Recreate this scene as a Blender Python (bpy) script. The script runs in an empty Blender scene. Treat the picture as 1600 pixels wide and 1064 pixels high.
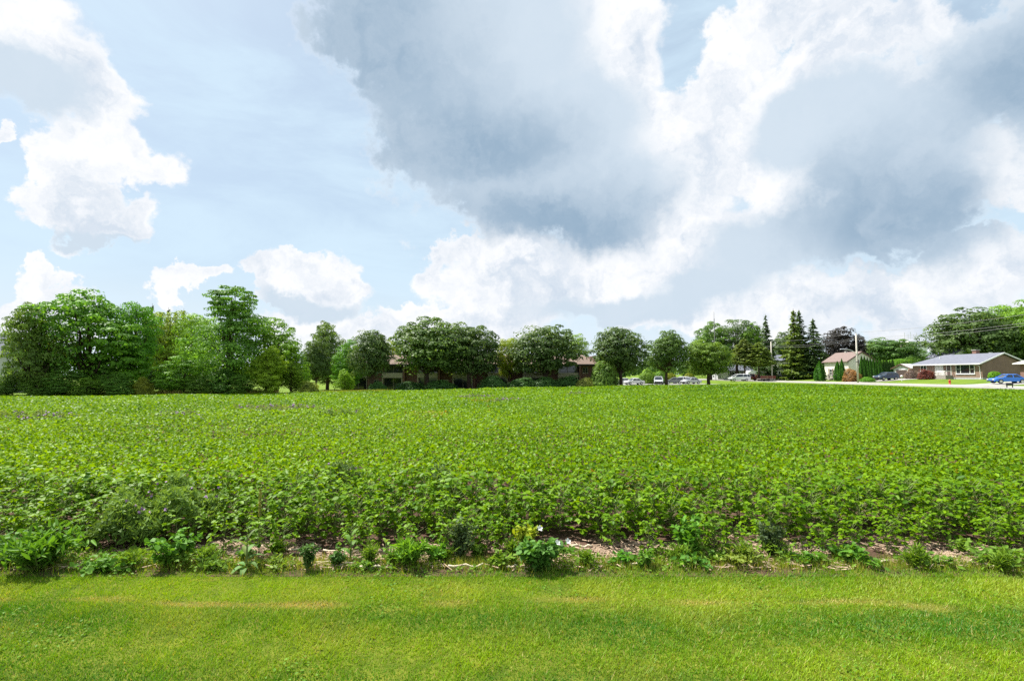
import bpy, math, random
import numpy as np
from mathutils import Vector, Matrix

R = math.radians
random.seed(7)
rng = np.random.default_rng(7)
S = bpy.context.scene
COL = S.collection

# ------------------------------------------------------------------ camera
CAM_H, FPX = 2.0, 800.0
PITCH = math.atan(53 / 800)
cam_d = bpy.data.cameras.new('camera'); cam = bpy.data.objects.new('camera', cam_d); COL.objects.link(cam)
cam.location = (0, 0, CAM_H); cam.rotation_euler = (math.pi / 2 + PITCH, 0, 0)
cam_d.sensor_width = 36; cam_d.lens = 18; cam_d.clip_start = 0.05; cam_d.clip_end = 6000
S.camera = cam

def pix_dir(px, py):
    u = (px - 800) / FPX; v = (532 - py) / FPX
    return Vector((u, math.cos(PITCH) - v * math.sin(PITCH), math.sin(PITCH) + v * math.cos(PITCH)))
def at(px, py, Y):
    d = pix_dir(px, py); t = Y / d.y
    return Vector((d.x * t, Y, CAM_H + d.z * t))
def on_ground(px, py):
    d = pix_dir(px, py); t = -CAM_H / d.z
    return Vector((d.x * t, d.y * t, 0))

# ------------------------------------------------------------------ render settings
S.render.engine = 'CYCLES'
S.cycles.max_bounces = 7; S.cycles.diffuse_bounces = 3; S.cycles.glossy_bounces = 2
S.cycles.transmission_bounces = 4; S.cycles.transparent_max_bounces = 6
S.cycles.use_denoising = False
S.cycles.sample_clamp_indirect = 4
S.cycles.use_adaptive_sampling = False
S.view_settings.view_transform = 'Standard'
S.view_settings.look = 'None'; S.view_settings.gamma = 1; S.view_settings.use_curve_mapping = False
S.view_settings.exposure = 1.0

# ------------------------------------------------------------------ sun
SUN_EL, SUN_AZ = R(58), R(-56)            # azimuth measured from +Y towards +X
sun_d = bpy.data.lights.new('sun', 'SUN'); sun = bpy.data.objects.new('sun', sun_d); COL.objects.link(sun)
sun_d.energy = 5.0; sun_d.angle = R(0.6); sun_d.color = (1.0, 0.95, 0.86)
sd = Vector((math.sin(SUN_AZ) * math.cos(SUN_EL), math.cos(SUN_AZ) * math.cos(SUN_EL), math.sin(SUN_EL)))
sun.rotation_euler = (-sd).to_track_quat('-Z', 'Y').to_euler(); sun.location = sd * 200

# ------------------------------------------------------------------ world: Nishita sky with cumulus
W = bpy.data.worlds.new('World'); S.world = W; W.use_nodes = True
nt = W.node_tree; nt.nodes.clear(); N = nt.nodes.new; L = nt.links.new
def sock(n, x):
    return x
def math_n(op, a, b=None, c=None, clamp=False):
    n = N('ShaderNodeMath'); n.operation = op; n.use_clamp = clamp
    for i, x in enumerate((a, b, c)):
        if x is None: continue
        if isinstance(x, (int, float)): n.inputs[i].default_value = x
        else: L(x, n.inputs[i])
    return n.outputs[0]
def vmath(op, a, b=None, s=None):
    n = N('ShaderNodeVectorMath'); n.operation = op
    for i, x in enumerate((a, b)):
        if x is None: continue
        if isinstance(x, (tuple, list)): n.inputs[i].default_value = x
        else: L(x, n.inputs[i])
    if s is not None:
        if isinstance(s, (int, float)): n.inputs['Scale'].default_value = s
        else: L(s, n.inputs['Scale'])
    return n.outputs['Value'] if op in ('LENGTH', 'DOT_PRODUCT') else n.outputs[0]
def noise(vec, scale, detail=6, rough=.55, dist=0.0):
    n = N('ShaderNodeTexNoise'); n.noise_dimensions = '3D'
    L(vec, n.inputs['Vector']); n.inputs['Scale'].default_value = scale
    n.inputs['Detail'].default_value = detail; n.inputs['Roughness'].default_value = rough
    n.inputs['Distortion'].default_value = dist
    return n
def smooth(x, a, b):
    n = N('ShaderNodeMapRange'); n.interpolation_type = 'SMOOTHSTEP'
    L(x, n.inputs['Value']); n.inputs['From Min'].default_value = a; n.inputs['From Max'].default_value = b
    return n.outputs[0]
def mixc(f, a, b):
    n = N('ShaderNodeMix'); n.data_type = 'RGBA'
    if isinstance(f, (int, float)): n.inputs['Factor'].default_value = f
    else: L(f, n.inputs['Factor'])
    for i, x in ((6, a), (7, b)):
        if isinstance(x, tuple): n.inputs[i].default_value = x
        else: L(x, n.inputs[i])
    return n.outputs[2]

tc = N('ShaderNodeTexCoord'); P = tc.outputs['Generated']
sky = N('ShaderNodeTexSky'); sky.sky_type = 'NISHITA'; sky.sun_disc = False
sky.sun_elevation = SUN_EL; sky.sun_rotation = SUN_AZ
sky.air_density = 1.0; sky.dust_density = 1.6; sky.ozone_density = 1.2
SKY_STRENGTH = 0.115

# domain warp gives the cauliflower outline of the cumulus
nz1 = noise(P, 4.0, 10, .62)
nz1b = noise(P, 14.0, 6, .6)
w1 = vmath('ADD', vmath('SCALE', vmath('SUBTRACT', nz1.outputs['Color'], (.5, .5, .5)), s=.34), vmath('SCALE', vmath('SUBTRACT', nz1b.outputs['Color'], (.5, .5, .5)), s=.07))
Pw = vmath('ADD', P, w1)
Ps = vmath('ADD', P, vmath('SCALE', w1, s=.62))

def blob(vec, px, py, rx, ry, rot=0.0):
    """1 at the cloud lump's centre, 0 on its rim; a lump sits at a direction in the sky"""
    c = pix_dir(px, py).normalized()
    a = (pix_dir(px + rx, py).normalized() - pix_dir(px - rx, py).normalized()).length / 2
    b = (pix_dir(px, py + ry).normalized() - pix_dir(px, py - ry).normalized()).length / 2
    f = c; r = f.cross(Vector((0, 0, 1))).normalized(); u = r.cross(f)
    m = Matrix((r, f, u)).transposed() @ Matrix.Rotation(R(rot), 3, 'Y')
    n = N('ShaderNodeMapping'); n.vector_type = 'TEXTURE'
    n.inputs['Location'].default_value = c; n.inputs['Rotation'].default_value = m.to_euler()
    n.inputs['Scale'].default_value = (a, max(a, b) * 1.5, b)
    L(vec, n.inputs['Vector'])
    return math_n('SUBTRACT', 1.0, vmath('LENGTH', n.outputs[0]))
def union(vec, items, k=.25):
    out = None
    for it in items:
        b = blob(vec, *it)
        if out is None: out = b
        else: out = math_n('SMOOTH_MAX', out, b, k)
    return out
CLOUDS = [
    # the big grey-bellied cumulus
    (725, 40, 215, 160), (800, 190, 225, 140), (885, 300, 225, 105), (1000, 320, 110, 85), (1030, 200, 90, 105), (960, 60, 95, 105), (665, -80, 210, 130),
    # left bank
    (30, 70, 165, 120), (130, 150, 105, 90), (195, 250, 115, 62), (175, 352, 95, 48), (15, 232, 38, 24), (85, 430, 45, 32), (-80, 60, 160, 130), (160, 300, 60, 50),
    # right complex
    (1180, 190, 120, 130), (1330, 270, 200, 160), (1165, 110, 90, 90), (1400, 350, 140, 100), (1250, 380, 170, 100), (1140, 410, 160, 100), (1090, 260, 90, 90),
    (1560, 80, 200, 120), (1350, 50, 120, 80), (1460, 150, 130, 100), (1250, -20, 100, 70), (1560, 270, 80, 70), (1700, 120, 160, 160), (1060, 330, 100, 90),
    # horizon cumulus
    (480, 402, 48, 28), (545, 440, 42, 28), (490, 440, 105, 50), (410, 447, 75, 32), (630, 488, 50, 38), (290, 470, 55, 26), (740, 412, 55, 36), (820, 445, 150, 70), (960, 430, 140, 70),
    (1060, 480, 150, 60), (1560, 430, 120, 70), (1400, 500, 210, 60), (700, 510, 180, 48), (540, 515, 140, 40), (60, 475, 110, 45), (1230, 510, 170, 55),
]
body = union(Pw, CLOUDS, .10)
nzE = noise(P, 8.0, 9, .66)
dens = math_n('ADD', body, math_n('MULTIPLY', math_n('SUBTRACT', nzE.outputs['Fac'], .5), .8))
cov = smooth(dens, -.05, .19)
# grey bellies: where the cloud is deep, hardly any light comes through
DARK = [
    (610, 20, 200, 150), (660, 150, 200, 145), (775, 240, 240, 135), (870, 305, 240, 105), (780, 60, 170, 130), (895, 190, 130, 120),
    (10, 130, 170, 72), (1390, 300, 190, 150), (1430, 380, 160, 75), (1250, 390, 180, 84), (1300, 200, 150, 90),
    (1570, 90, 210, 130), (1690, 90, 190, 160), (1110, 455, 120, 46), (480, 475, 90, 22), (960, 488, 190, 34), (170, 385, 80, 16), (1450, 190, 120, 80),
]
dark = union(Ps, DARK, .35)
dark = math_n('ADD', dark, math_n('MULTIPLY', math_n('SUBTRACT', nzE.outputs['Fac'], .5), .40))
deep = smooth(union(Ps, [(870, 350, 260, 85), (740, 235, 220, 110), (1400, 340, 220, 140), (1600, 110, 200, 140), (620, 80, 190, 150)], .5), -.25, .85)
dark = smooth(dark, -.06, .42)
dark = math_n('MULTIPLY', dark, smooth(dens, -.10, .13))
# generic cumulus for the rest of the dome, outside the part in view
sep = N('ShaderNodeSeparateXYZ'); L(P, sep.inputs[0])
behind = smooth(sep.outputs['Y'], .60, .30)
nzG = noise(P, 2.6, 8, .58)
dG = math_n('SUBTRACT', nzG.outputs['Fac'], .47)
covG = math_n('MULTIPLY', smooth(dG, .0, .07), behind)
darkG = math_n('MULTIPLY', math_n('MULTIPLY', smooth(dG, .05, .22), behind), .8)
cov = math_n('MAXIMUM', cov, covG); dark = math_n('MAXIMUM', dark, darkG)
# thin cirrus veil and the pale air near the horizon
mapC = N('ShaderNodeMapping'); mapC.inputs['Scale'].default_value = (1.6, 3.0, 6.5); mapC.inputs['Rotation'].default_value = (0, R(24), 0)
L(P, mapC.inputs[0])
nzC = noise(mapC.outputs[0], 1.6, 9, .62, .5)
veil = math_n('MULTIPLY', smooth(nzC.outputs['Fac'], .32, .68), .8)
hor = smooth(sep.outputs['Z'], .34, .0)
veil = math_n('ADD', veil, math_n('MULTIPLY', hor, .45), clamp=True)
skyc = vmath('SCALE', sky.outputs[0], s=SKY_STRENGTH)
skyc = mixc(math_n('ADD', math_n('MULTIPLY', veil, .42), .56, clamp=True), skyc, (.66, .83, .965, 1))
skyc = mixc(math_n('MULTIPLY', smooth(sep.outputs['Z'], .20, .0), .75), skyc, (.80, .88, .95, 1))
# cloud colour, with soft internal modelling
tex = noise(Pw, 8.0, 8, .6)
lit = mixc(smooth(tex.outputs['Fac'], .30, .62), (.62, .71, .82, 1), (.97, .98, 1.0, 1))
lit = mixc(math_n('MULTIPLY', smooth(dens, .6, .05), .5), lit, (.98, .985, 1.0, 1))
grey = mixc(deep, (.62, .725, .83, 1), (.31, .435, .57, 1))
grey = mixc(math_n('MULTIPLY', smooth(tex.outputs['Fac'], .36, .70), .32), grey, (.70, .79, .88, 1))
cl = mixc(dark, lit, grey)
final = mixc(cov, skyc, cl)
bg = N('ShaderNodeBackground'); L(final, bg.inputs['Color']); bg.inputs['Strength'].default_value = 0.525
wo = N('ShaderNodeOutputWorld'); L(bg.outputs[0], wo.inputs['Surface'])
W.cycles.sampling_method = 'MANUAL'; W.cycles.sample_map_resolution = 512

# ------------------------------------------------------------------ helpers
def tag(o, label=None, cat=None, group=None, kind=None):
    if label: o['label'] = label
    if cat: o['category'] = cat
    if group: o['group'] = group
    if kind: o['kind'] = kind
    return o
def empty(name, loc, rz=0.0):
    o = bpy.data.objects.new(name, None); COL.objects.link(o)
    o.location = loc; o.rotation_euler = (0, 0, rz); o.empty_display_size = .3
    return o
def link(name, me, parent=None):
    o = bpy.data.objects.new(name, me); COL.objects.link(o)
    if parent: o.parent = parent
    return o
def copy_tree(o, parent=None):
    c = o.copy(); COL.objects.link(c); c.parent = parent
    for ch in list(o.children): copy_tree(ch, c)
    return c
class MB:
    def __init__(s, M=None): s.v = []; s.f = []; s.M = M
    def add(s, vs, fs):
        b = len(s.v)
        for p in vs:
            p = Vector(p); s.v.append(s.M @ p if s.M else p)
        s.f += [tuple(i + b for i in f) for f in fs]
        return s
    def box(s, x0, x1, y0, y1, z0, z1):
        return s.add([(x0,y0,z0),(x1,y0,z0),(x1,y1,z0),(x0,y1,z0),(x0,y0,z1),(x1,y0,z1),(x1,y1,z1),(x0,y1,z1)],
                     [(0,3,2,1),(4,5,6,7),(0,1,5,4),(1,2,6,5),(2,3,7,6),(3,0,4,7)])
    def tube(s, pts, rad, n=8, cap=True):
        pts = [Vector(p) for p in pts]; k = len(pts)
        if isinstance(rad, (int, float)): rad = [rad] * k
        vs = []; fs = []; side = None
        for i, p in enumerate(pts):
            t = (pts[min(i + 1, k - 1)] - pts[max(i - 1, 0)]).normalized()
            if side is None:
                side = t.cross(Vector((0, 0, 1)))
                if side.length < .05: side = t.cross(Vector((1, 0, 0)))
            side = (side - t * side.dot(t)).normalized(); up = t.cross(side)
            for j in range(n):
                a = 2 * math.pi * j / n
                vs.append(p + (side * math.cos(a) + up * math.sin(a)) * rad[i])
        for i in range(k - 1):
            for j in range(n):
                a = i * n + j; b = i * n + (j + 1) % n
                fs.append((a, b, b + n, a + n))
        if cap:
            fs.append(tuple(reversed(range(n)))); fs.append(tuple(range((k - 1) * n, k * n)))
        return s.add(vs, fs)
    def prism(s, poly, y0, y1):
        """poly: (x, z) outline, extruded along y"""
        n = len(poly)
        return s.add([(x, y0, z) for x, z in poly] + [(x, y1, z) for x, z in poly],
                     [tuple(range(n)), tuple(reversed(range(n, 2 * n)))] + [(i, i + n, (i + 1) % n + n, (i + 1) % n) for i in range(n)])
    def mesh(s, name, mat, smooth=False):
        me = bpy.data.meshes.new(name); me.from_pydata([tuple(v) for v in s.v], [], s.f)
        me.materials.append(mat); me.update()
        import bmesh
        bm = bmesh.new(); bm.from_mesh(me); bmesh.ops.recalc_face_normals(bm, faces=bm.faces); bm.to_mesh(me); bm.free()
        if smooth: me.shade_smooth()
        return me
    def build(s, name, mat, parent=None, smooth=False):
        return link(name, s.mesh(name, mat, smooth), parent)

def np_mesh(name, verts, polys, mat, var=None, dry=None, smooth=False):
    """verts (N,3); polys (M,k) of equal size; var, dry: one value per polygon"""
    me = bpy.data.meshes.new(name); k = polys.shape[1]; m = len(polys)
    me.vertices.add(len(verts)); me.vertices.foreach_set('co', np.ascontiguousarray(verts, np.float32).ravel())
    me.loops.add(m * k); me.loops.foreach_set('vertex_index', np.ascontiguousarray(polys, np.int32).ravel())
    me.polygons.add(m); me.polygons.foreach_set('loop_start', np.arange(0, m * k, k, dtype=np.int32))
    me.polygons.foreach_set('loop_total', np.full(m, k, np.int32))
    for nm, arr in (('var', var), ('dry', dry)):
        if arr is not None:
            a = me.attributes.new(nm, 'FLOAT', 'FACE'); a.data.foreach_set('value', np.ascontiguousarray(arr, np.float32))
    me.materials.append(mat); me.update(calc_edges=True)
    if smooth: me.shade_smooth()
    return me
def unit(a): return a / np.maximum(np.linalg.norm(a, axis=1, keepdims=True), 1e-9)
def leaf_quads(c, nrm, length, width, r, heading=None):
    """rhombic leaves: centre, normal, half length, half width -> verts, polys"""
    n = len(c); nrm = unit(nrm)
    t = r.normal(size=(n, 3)) if heading is None else heading
    t = unit(t - nrm * (t * nrm).sum(1, keepdims=True)); b = np.cross(nrm, t)
    l = np.broadcast_to(np.asarray(length), (n,))[:, None]; w = np.broadcast_to(np.asarray(width), (n,))[:, None]
    v = np.stack([c - t * l, c + b * w - t * l * .1, c + t * l, c - b * w - t * l * .1], 1).reshape(-1, 3)
    return v, np.arange(4 * n).reshape(-1, 4)
def leaf_folded(base, head, nrm, length, width, droop, fold):
    """oval leaves folded on the midrib: two quads each, six verts"""
    n = len(base); head = unit(head); nrm = unit(nrm - head * (nrm * head).sum(1, keepdims=True)); b = np.cross(nrm, head)
    l = np.broadcast_to(np.asarray(length), (n,))[:, None]; w = np.broadcast_to(np.asarray(width), (n,))[:, None]
    d = np.broadcast_to(np.asarray(droop), (n,))[:, None]; f = np.broadcast_to(np.asarray(fold), (n,))[:, None]
    tip = base + head * l - nrm * l * d
    def s(sg, a, ww, dd): return base + head * l * a + b * sg * w * ww + nrm * (w * f * ww - l * d * dd)
    v = np.stack([base, s(1, .30, .95, .08), s(1, .68, .80, .40), tip, s(-1, .68, .80, .40), s(-1, .30, .95, .08)], 1).reshape(-1, 3)
    i = np.arange(n)[:, None] * 6
    p = np.concatenate([i + np.array([[0, 3, 2, 1]]), i + np.array([[0, 5, 4, 3]])], 1).reshape(-1, 4)
    return v, p

# ------------------------------------------------------------------ materials
MATS = {}
def new_mat(name):
    m = bpy.data.materials.new(name); m.use_nodes = True; t = m.node_tree
    t.nodes.clear(); out = t.nodes.new('ShaderNodeOutputMaterial'); b = t.nodes.new('ShaderNodeBsdfPrincipled')
    t.links.new(b.outputs[0], out.inputs[0]); MATS[name] = m
    return m, t, b, out
def mat(name, col, rough=.7, var=.15, scale=3.0, metal=0.0, spec=.4, bump=0.0, col2=None, coat=0.0):
    if name in MATS: return MATS[name]
    m, t, b, _ = new_mat(name)
    tc = t.nodes.new('ShaderNodeTexCoord'); nz = t.nodes.new('ShaderNodeTexNoise')
    nz.inputs['Scale'].default_value = scale; nz.inputs['Detail'].default_value = 6; nz.inputs['Roughness'].default_value = .65
    t.links.new(tc.outputs['Object'], nz.inputs['Vector'])
    rp = t.nodes.new('ShaderNodeValToRGB'); e = rp.color_ramp.elements
    c2 = col2 or tuple(c * (1 + var) for c in col)
    e[0].position = .32; e[0].color = (*[c * (1 - var) for c in col], 1); e[1].position = .68; e[1].color = (*c2, 1)
    t.links.new(nz.outputs['Fac'], rp.inputs[0]); t.links.new(rp.outputs[0], b.inputs['Base Color'])
    b.inputs['Roughness'].default_value = rough; b.inputs['Metallic'].default_value = metal; b.inputs['Specular IOR Level'].default_value = spec
    b.inputs['Coat Weight'].default_value = coat; b.inputs['Coat Roughness'].default_value = .08
    if bump:
        bp = t.nodes.new('ShaderNodeBump'); bp.inputs['Strength'].default_value = bump; bp.inputs['Distance'].default_value = .05
        t.links.new(nz.outputs['Fac'], bp.inputs['Height']); t.links.new(bp.outputs[0], b.inputs['Normal'])
    return m
def brick_mat(name, c1, c2, mortar, bw=.22, bh=.075):
    m, t, b, _ = new_mat(name)
    tc = t.nodes.new('ShaderNodeTexCoord'); sx = t.nodes.new('ShaderNodeSeparateXYZ'); cb = t.nodes.new('ShaderNodeCombineXYZ')
    ad = t.nodes.new('ShaderNodeMath'); ad.operation = 'ADD'
    t.links.new(tc.outputs['Object'], sx.inputs[0]); t.links.new(sx.outputs[0], ad.inputs[0]); t.links.new(sx.outputs[1], ad.inputs[1])
    t.links.new(ad.outputs[0], cb.inputs[0]); t.links.new(sx.outputs[2], cb.inputs[1])
    br = t.nodes.new('ShaderNodeTexBrick'); br.inputs['Scale'].default_value = 1
    br.inputs['Brick Width'].default_value = bw; br.inputs['Row Height'].default_value = bh; br.inputs['Mortar Size'].default_value = .008
    br.inputs['Color1'].default_value = (*c1, 1); br.inputs['Color2'].default_value = (*c2, 1); br.inputs['Mortar'].default_value = (*mortar, 1)
    t.links.new(cb.outputs[0], br.inputs['Vector'])
    nz = t.nodes.new('ShaderNodeTexNoise'); nz.inputs['Scale'].default_value = .8; nz.inputs['Detail'].default_value = 5
    t.links.new(tc.outputs['Object'], nz.inputs['Vector'])
    mx = t.nodes.new('ShaderNodeMix'); mx.data_type = 'RGBA'; mx.blend_type = 'MULTIPLY'; mx.inputs['Factor'].default_value = .5
    t.links.new(br.outputs['Color'], mx.inputs[6]); t.links.new(nz.outputs['Fac'], mx.inputs[7])
    t.links.new(mx.outputs[2], b.inputs['Base Color']); b.inputs['Roughness'].default_value = .85
    return m
def siding_mat(name, col, pitch=.2):
    m, t, b, _ = new_mat(name)
    tc = t.nodes.new('ShaderNodeTexCoord'); wv = t.nodes.new('ShaderNodeTexWave'); wv.bands_direction = 'Z'; wv.wave_profile = 'SAW'
    wv.inputs['Scale'].default_value = 1 / pitch / 3.18; t.links.new(tc.outputs['Object'], wv.inputs['Vector'])
    bp = t.nodes.new('ShaderNodeBump'); bp.inputs['Strength'].default_value = .6; bp.inputs['Distance'].default_value = .02
    t.links.new(wv.outputs['Fac'], bp.inputs['Height']); t.links.new(bp.outputs[0], b.inputs['Normal'])
    nz = t.nodes.new('ShaderNodeTexNoise'); nz.inputs['Scale'].default_value = 1.1; nz.inputs['Detail'].default_value = 6
    t.links.new(tc.outputs['Object'], nz.inputs['Vector'])
    mx = t.nodes.new('ShaderNodeMix'); mx.data_type = 'RGBA'
    mx.inputs[6].default_value = (*[c * .88 for c in col], 1); mx.inputs[7].default_value = (*[min(1, c * 1.06) for c in col], 1)
    t.links.new(nz.outputs['Fac'], mx.inputs['Factor']); t.links.new(mx.outputs[2], b.inputs['Base Color']); b.inputs['Roughness'].default_value = .6
    return m
def shingle_mat(name, col):
    m, t, b, _ = new_mat(name)
    tc = t.nodes.new('ShaderNodeTexCoord'); nz = t.nodes.new('ShaderNodeTexNoise'); nz.inputs['Scale'].default_value = 2.2; nz.inputs['Detail'].default_value = 9; nz.inputs['Roughness'].default_value = .75
    t.links.new(tc.outputs['Object'], nz.inputs['Vector'])
    wv = t.nodes.new('ShaderNodeTexWave'); wv.bands_direction = 'Z'; wv.wave_profile = 'SAW'; wv.inputs['Scale'].default_value = 3.2; wv.inputs['Distortion'].default_value = .6
    t.links.new(tc.outputs['Object'], wv.inputs['Vector'])
    rp = t.nodes.new('ShaderNodeValToRGB'); e = rp.color_ramp.elements
    e[0].position = .3; e[0].color = (*[c * .72 for c in col], 1); e[1].position = .7; e[1].color = (*[c * 1.25 for c in col], 1)
    t.links.new(nz.outputs['Fac'], rp.inputs[0]); t.links.new(rp.outputs[0], b.inputs['Base Color'])
    bp = t.nodes.new('ShaderNodeBump'); bp.inputs['Strength'].default_value = .5; bp.inputs['Distance'].default_value = .03
    t.links.new(wv.outputs['Fac'], bp.inputs['Height']); t.links.new(bp.outputs[0], b.inputs['Normal'])
    b.inputs['Roughness'].default_value = .9
    return m
def leaf_mat(name, c_lo, c_hi, c_dry=None, trans=.35, rough=.45, spec=.35, use_obj=False, tint=(1.25, 1.15, .5)):
    """leaf colour runs c_lo..c_hi with the leaf's own 'var'; 'dry' leads to c_dry; light passes through the blade"""
    m, t, b, out = new_mat(name); n = t.nodes.new; l = t.links.new
    at_ = n('ShaderNodeAttribute'); at_.attribute_name = 'var'
    mx = n('ShaderNodeMix'); mx.data_type = 'RGBA'; mx.inputs[6].default_value = (*c_lo, 1); mx.inputs[7].default_value = (*c_hi, 1)
    l(at_.outputs['Fac'], mx.inputs['Factor']); col = mx.outputs[2]
    if c_dry:
        a2 = n('ShaderNodeAttribute'); a2.attribute_name = 'dry'
        m2 = n('ShaderNodeMix'); m2.data_type = 'RGBA'; l(col, m2.inputs[6]); m2.inputs[7].default_value = (*c_dry, 1)
        l(a2.outputs['Fac'], m2.inputs['Factor']); col = m2.outputs[2]
    if use_obj:
        oi = n('ShaderNodeObjectInfo'); m3 = n('ShaderNodeMix'); m3.data_type = 'RGBA'; m3.blend_type = 'MULTIPLY'; m3.inputs['Factor'].default_value = 1
        l(col, m3.inputs[6]); l(oi.outputs['Color'], m3.inputs[7]); col = m3.outputs[2]
    l(col, b.inputs['Base Color']); b.inputs['Roughness'].default_value = rough; b.inputs['Specular IOR Level'].default_value = spec
    tr = n('ShaderNodeBsdfTranslucent'); m4 = n('ShaderNodeMix'); m4.data_type = 'RGBA'; m4.blend_type = 'MULTIPLY'; m4.inputs['Factor'].default_value = 1
    l(col, m4.inputs[6]); m4.inputs[7].default_value = (*tint, 1); l(m4.outputs[2], tr.inputs['Color'])
    ms = n('ShaderNodeMixShader'); ms.inputs[0].default_value = trans
    l(b.outputs[0], ms.inputs[1]); l(tr.outputs[0], ms.inputs[2]); l(ms.outputs[0], out.inputs[0])
    return m

M_SOIL = mat('soil', (.095, .058, .042), .95, .45, 9, bump=.8, spec=.1)
M_LAWNB = mat('turf', (.07, .12, .010), .9, .4, 5, bump=.4, col2=(.15, .17, .018), spec=.1)
M_FARGRASS = mat('far_grass', (.085, .17, .014), .9, .28, .35, col2=(.16, .23, .025), spec=.1)
M_CONC = mat('concrete', (.34, .33, .30), .85, .12, .9)
M_ASPH = mat('asphalt', (.25, .245, .235), .9, .2, .7, spec=.3)
M_KERB = mat('kerb', (.52, .5, .46), .85, .1, 2)
M_WHITE = mat('white_paint', (.78, .78, .76), .5, .06, 4)
M_GLASS = mat('window_glass', (.02, .025, .03), .06, .2, 1, spec=.9)
M_CURT = mat('curtain', (.55, .55, .52), .8, .15, 6)
M_BRICK = brick_mat('brown_brick', (.33, .205, .15), (.25, .15, .11), (.30, .25, .21))
M_REDBRK = brick_mat('red_brick', (.30, .13, .095), (.22, .10, .075), (.3, .25, .22))
M_APTBRK = brick_mat('dark_red_brick', (.21, .085, .065), (.15, .062, .05), (.2, .16, .14))
M_GREYROOF = shingle_mat('grey_shingle', (.135, .145, .185))
M_BROWNROOF = shingle_mat('brown_shingle', (.185, .135, .122))
M_TANROOF = shingle_mat('tan_shingle', (.15, .105, .08))
M_LTROOF = shingle_mat('pale_shingle', (.42, .42, .40))
M_CREAM = siding_mat('cream_siding', (.76, .73, .63))
M_GREYS = siding_mat('grey_siding', (.46, .47, .47))
M_BEIGES = siding_mat('beige_siding', (.50, .47, .42))
M_WHITES = siding_mat('white_siding', (.74, .75, .75))
M_FOUND = mat('block_foundation', (.36, .36, .36), .9, .15, 3)
M_TAN = mat('tan_panel', (.30, .27, .22), .7, .1, 3)
M_DARK = mat('dark_metal', (.03, .03, .035), .5, .2, 3)
M_SHUT = mat('brown_shutter', (.10, .055, .045), .6, .2, 3)
M_DOORB = mat('dark_brown_door', (.085, .06, .055), .6, .2, 3)
M_WOODP = mat('pole_wood', (.52, .49, .43), .85, .18, 2.5)
M_ALU = mat('aluminium', (.62, .63, .64), .4, .05, 3, metal=.6)
M_WIRE = mat('wire', (.22, .22, .22), .5, .05, 3)
M_BARK = mat('bark', (.075, .055, .042), .95, .4, 8, bump=.6, spec=.1)
M_PALEBARK = mat('pale_bark', (.30, .27, .22), .9, .3, 7, bump=.5, spec=.1)
M_STRAW = mat('straw', (.36, .265, .19), .85, .45, 14, spec=.2)
M_STALK = mat('bleached_stalk', (.62, .54, .40), .8, .22, 10, spec=.2)
M_STEM = mat('green_stem', (.12, .16, .04), .7, .3, 10)
M_WOODG = mat('weathered_wood', (.30, .27, .25), .9, .3, 4)
M_TREELEAF = leaf_mat('tree_leaf', (.88, 1.0, .88), (3.1, 2.85, 1.7), trans=.42, rough=.5, spec=.22, use_obj=True)
M_SOY = leaf_mat('soybean_leaf', (.036, .122, .003), (.225, .395, .006), (.28, .18, .04), trans=.38, rough=.47, spec=.14, tint=(1.4, 1.2, .3))
M_GRASS = leaf_mat('grass_blade', (.050, .190, .004), (.265, .415, .005), (.54, .40, .16), trans=.35, rough=.5, spec=.25, tint=(1.3, 1.15, .4))
M_WEED = leaf_mat('weed_leaf', (.95, 1.05, .9), (2.0, 1.9, 1.4), trans=.36, rough=.55, spec=.16, use_obj=True, tint=(1.25, 1.15, .5))
M_PETALW = mat('white_petal', (.82, .80, .80), .6, .05, 10)
M_PETALP = mat('purple_petal', (.36, .22, .40), .6, .2, 10)
M_PETALY = mat('yellow_petal', (.34, .31, .05), .6, .2, 10)

# ------------------------------------------------------------------ terrain
def sst(a, b, x):
    t = np.clip((np.asarray(x, float) - a) / (b - a), 0, 1); return t * t * (3 - 2 * t)
def gz(x, y):
    x = np.asarray(x, float); y = np.asarray(y, float)
    drop = (.20 + .90 * sst(45, -30, x)) * sst(12, 70, y)
    drop = drop * (1 - sst(52.5, 57.5, x) * sst(12, 40, y)) 
    rise = (.3 * sst(52.5, 57.5, x) + .75 * sst(72, 86, x)) * sst(12, 40, y)
    bump = .05 * np.sin(x * .31 + 1.3) * np.sin(y * .23 + .4) * sst(15, 30, y) * (1 - sst(50, 56, x))
    return -drop + rise + bump
def gzf(x, y): return float(gz(x, y))

def sheet(name, xs, ys, off, m, inside=None, kind='structure'):
    xs = np.asarray(xs, float); ys = np.asarray(ys, float)
    X, Y = np.meshgrid(xs, ys); Z = gz(X, Y) + off
    v = np.stack([X, Y, Z], -1).reshape(-1, 3); nx = len(xs)
    i, j = np.meshgrid(np.arange(nx - 1), np.arange(len(ys) - 1)); a = (j * nx + i).ravel()
    p = np.stack([a, a + 1, a + nx + 1, a + nx], 1)
    if inside is not None:
        c = v[p].mean(1); p = p[inside(c[:, 0], c[:, 1])]
    o = link(name, np_mesh(name, v, p, m, smooth=True)); tag(o, kind=kind)
    return o
far_ax = np.array([220, 300, 420, 600, 900, 1400, 2200, 3600.])
gx = np.concatenate([-far_ax[::-1], np.arange(-180, 181, 2.5), far_ax])
gy = np.concatenate([[-400., -200., -90., -40.], np.arange(-20, 190, 2.5), far_ax])
sheet('ground', gx, gy, 0.0, M_FARGRASS)

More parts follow.
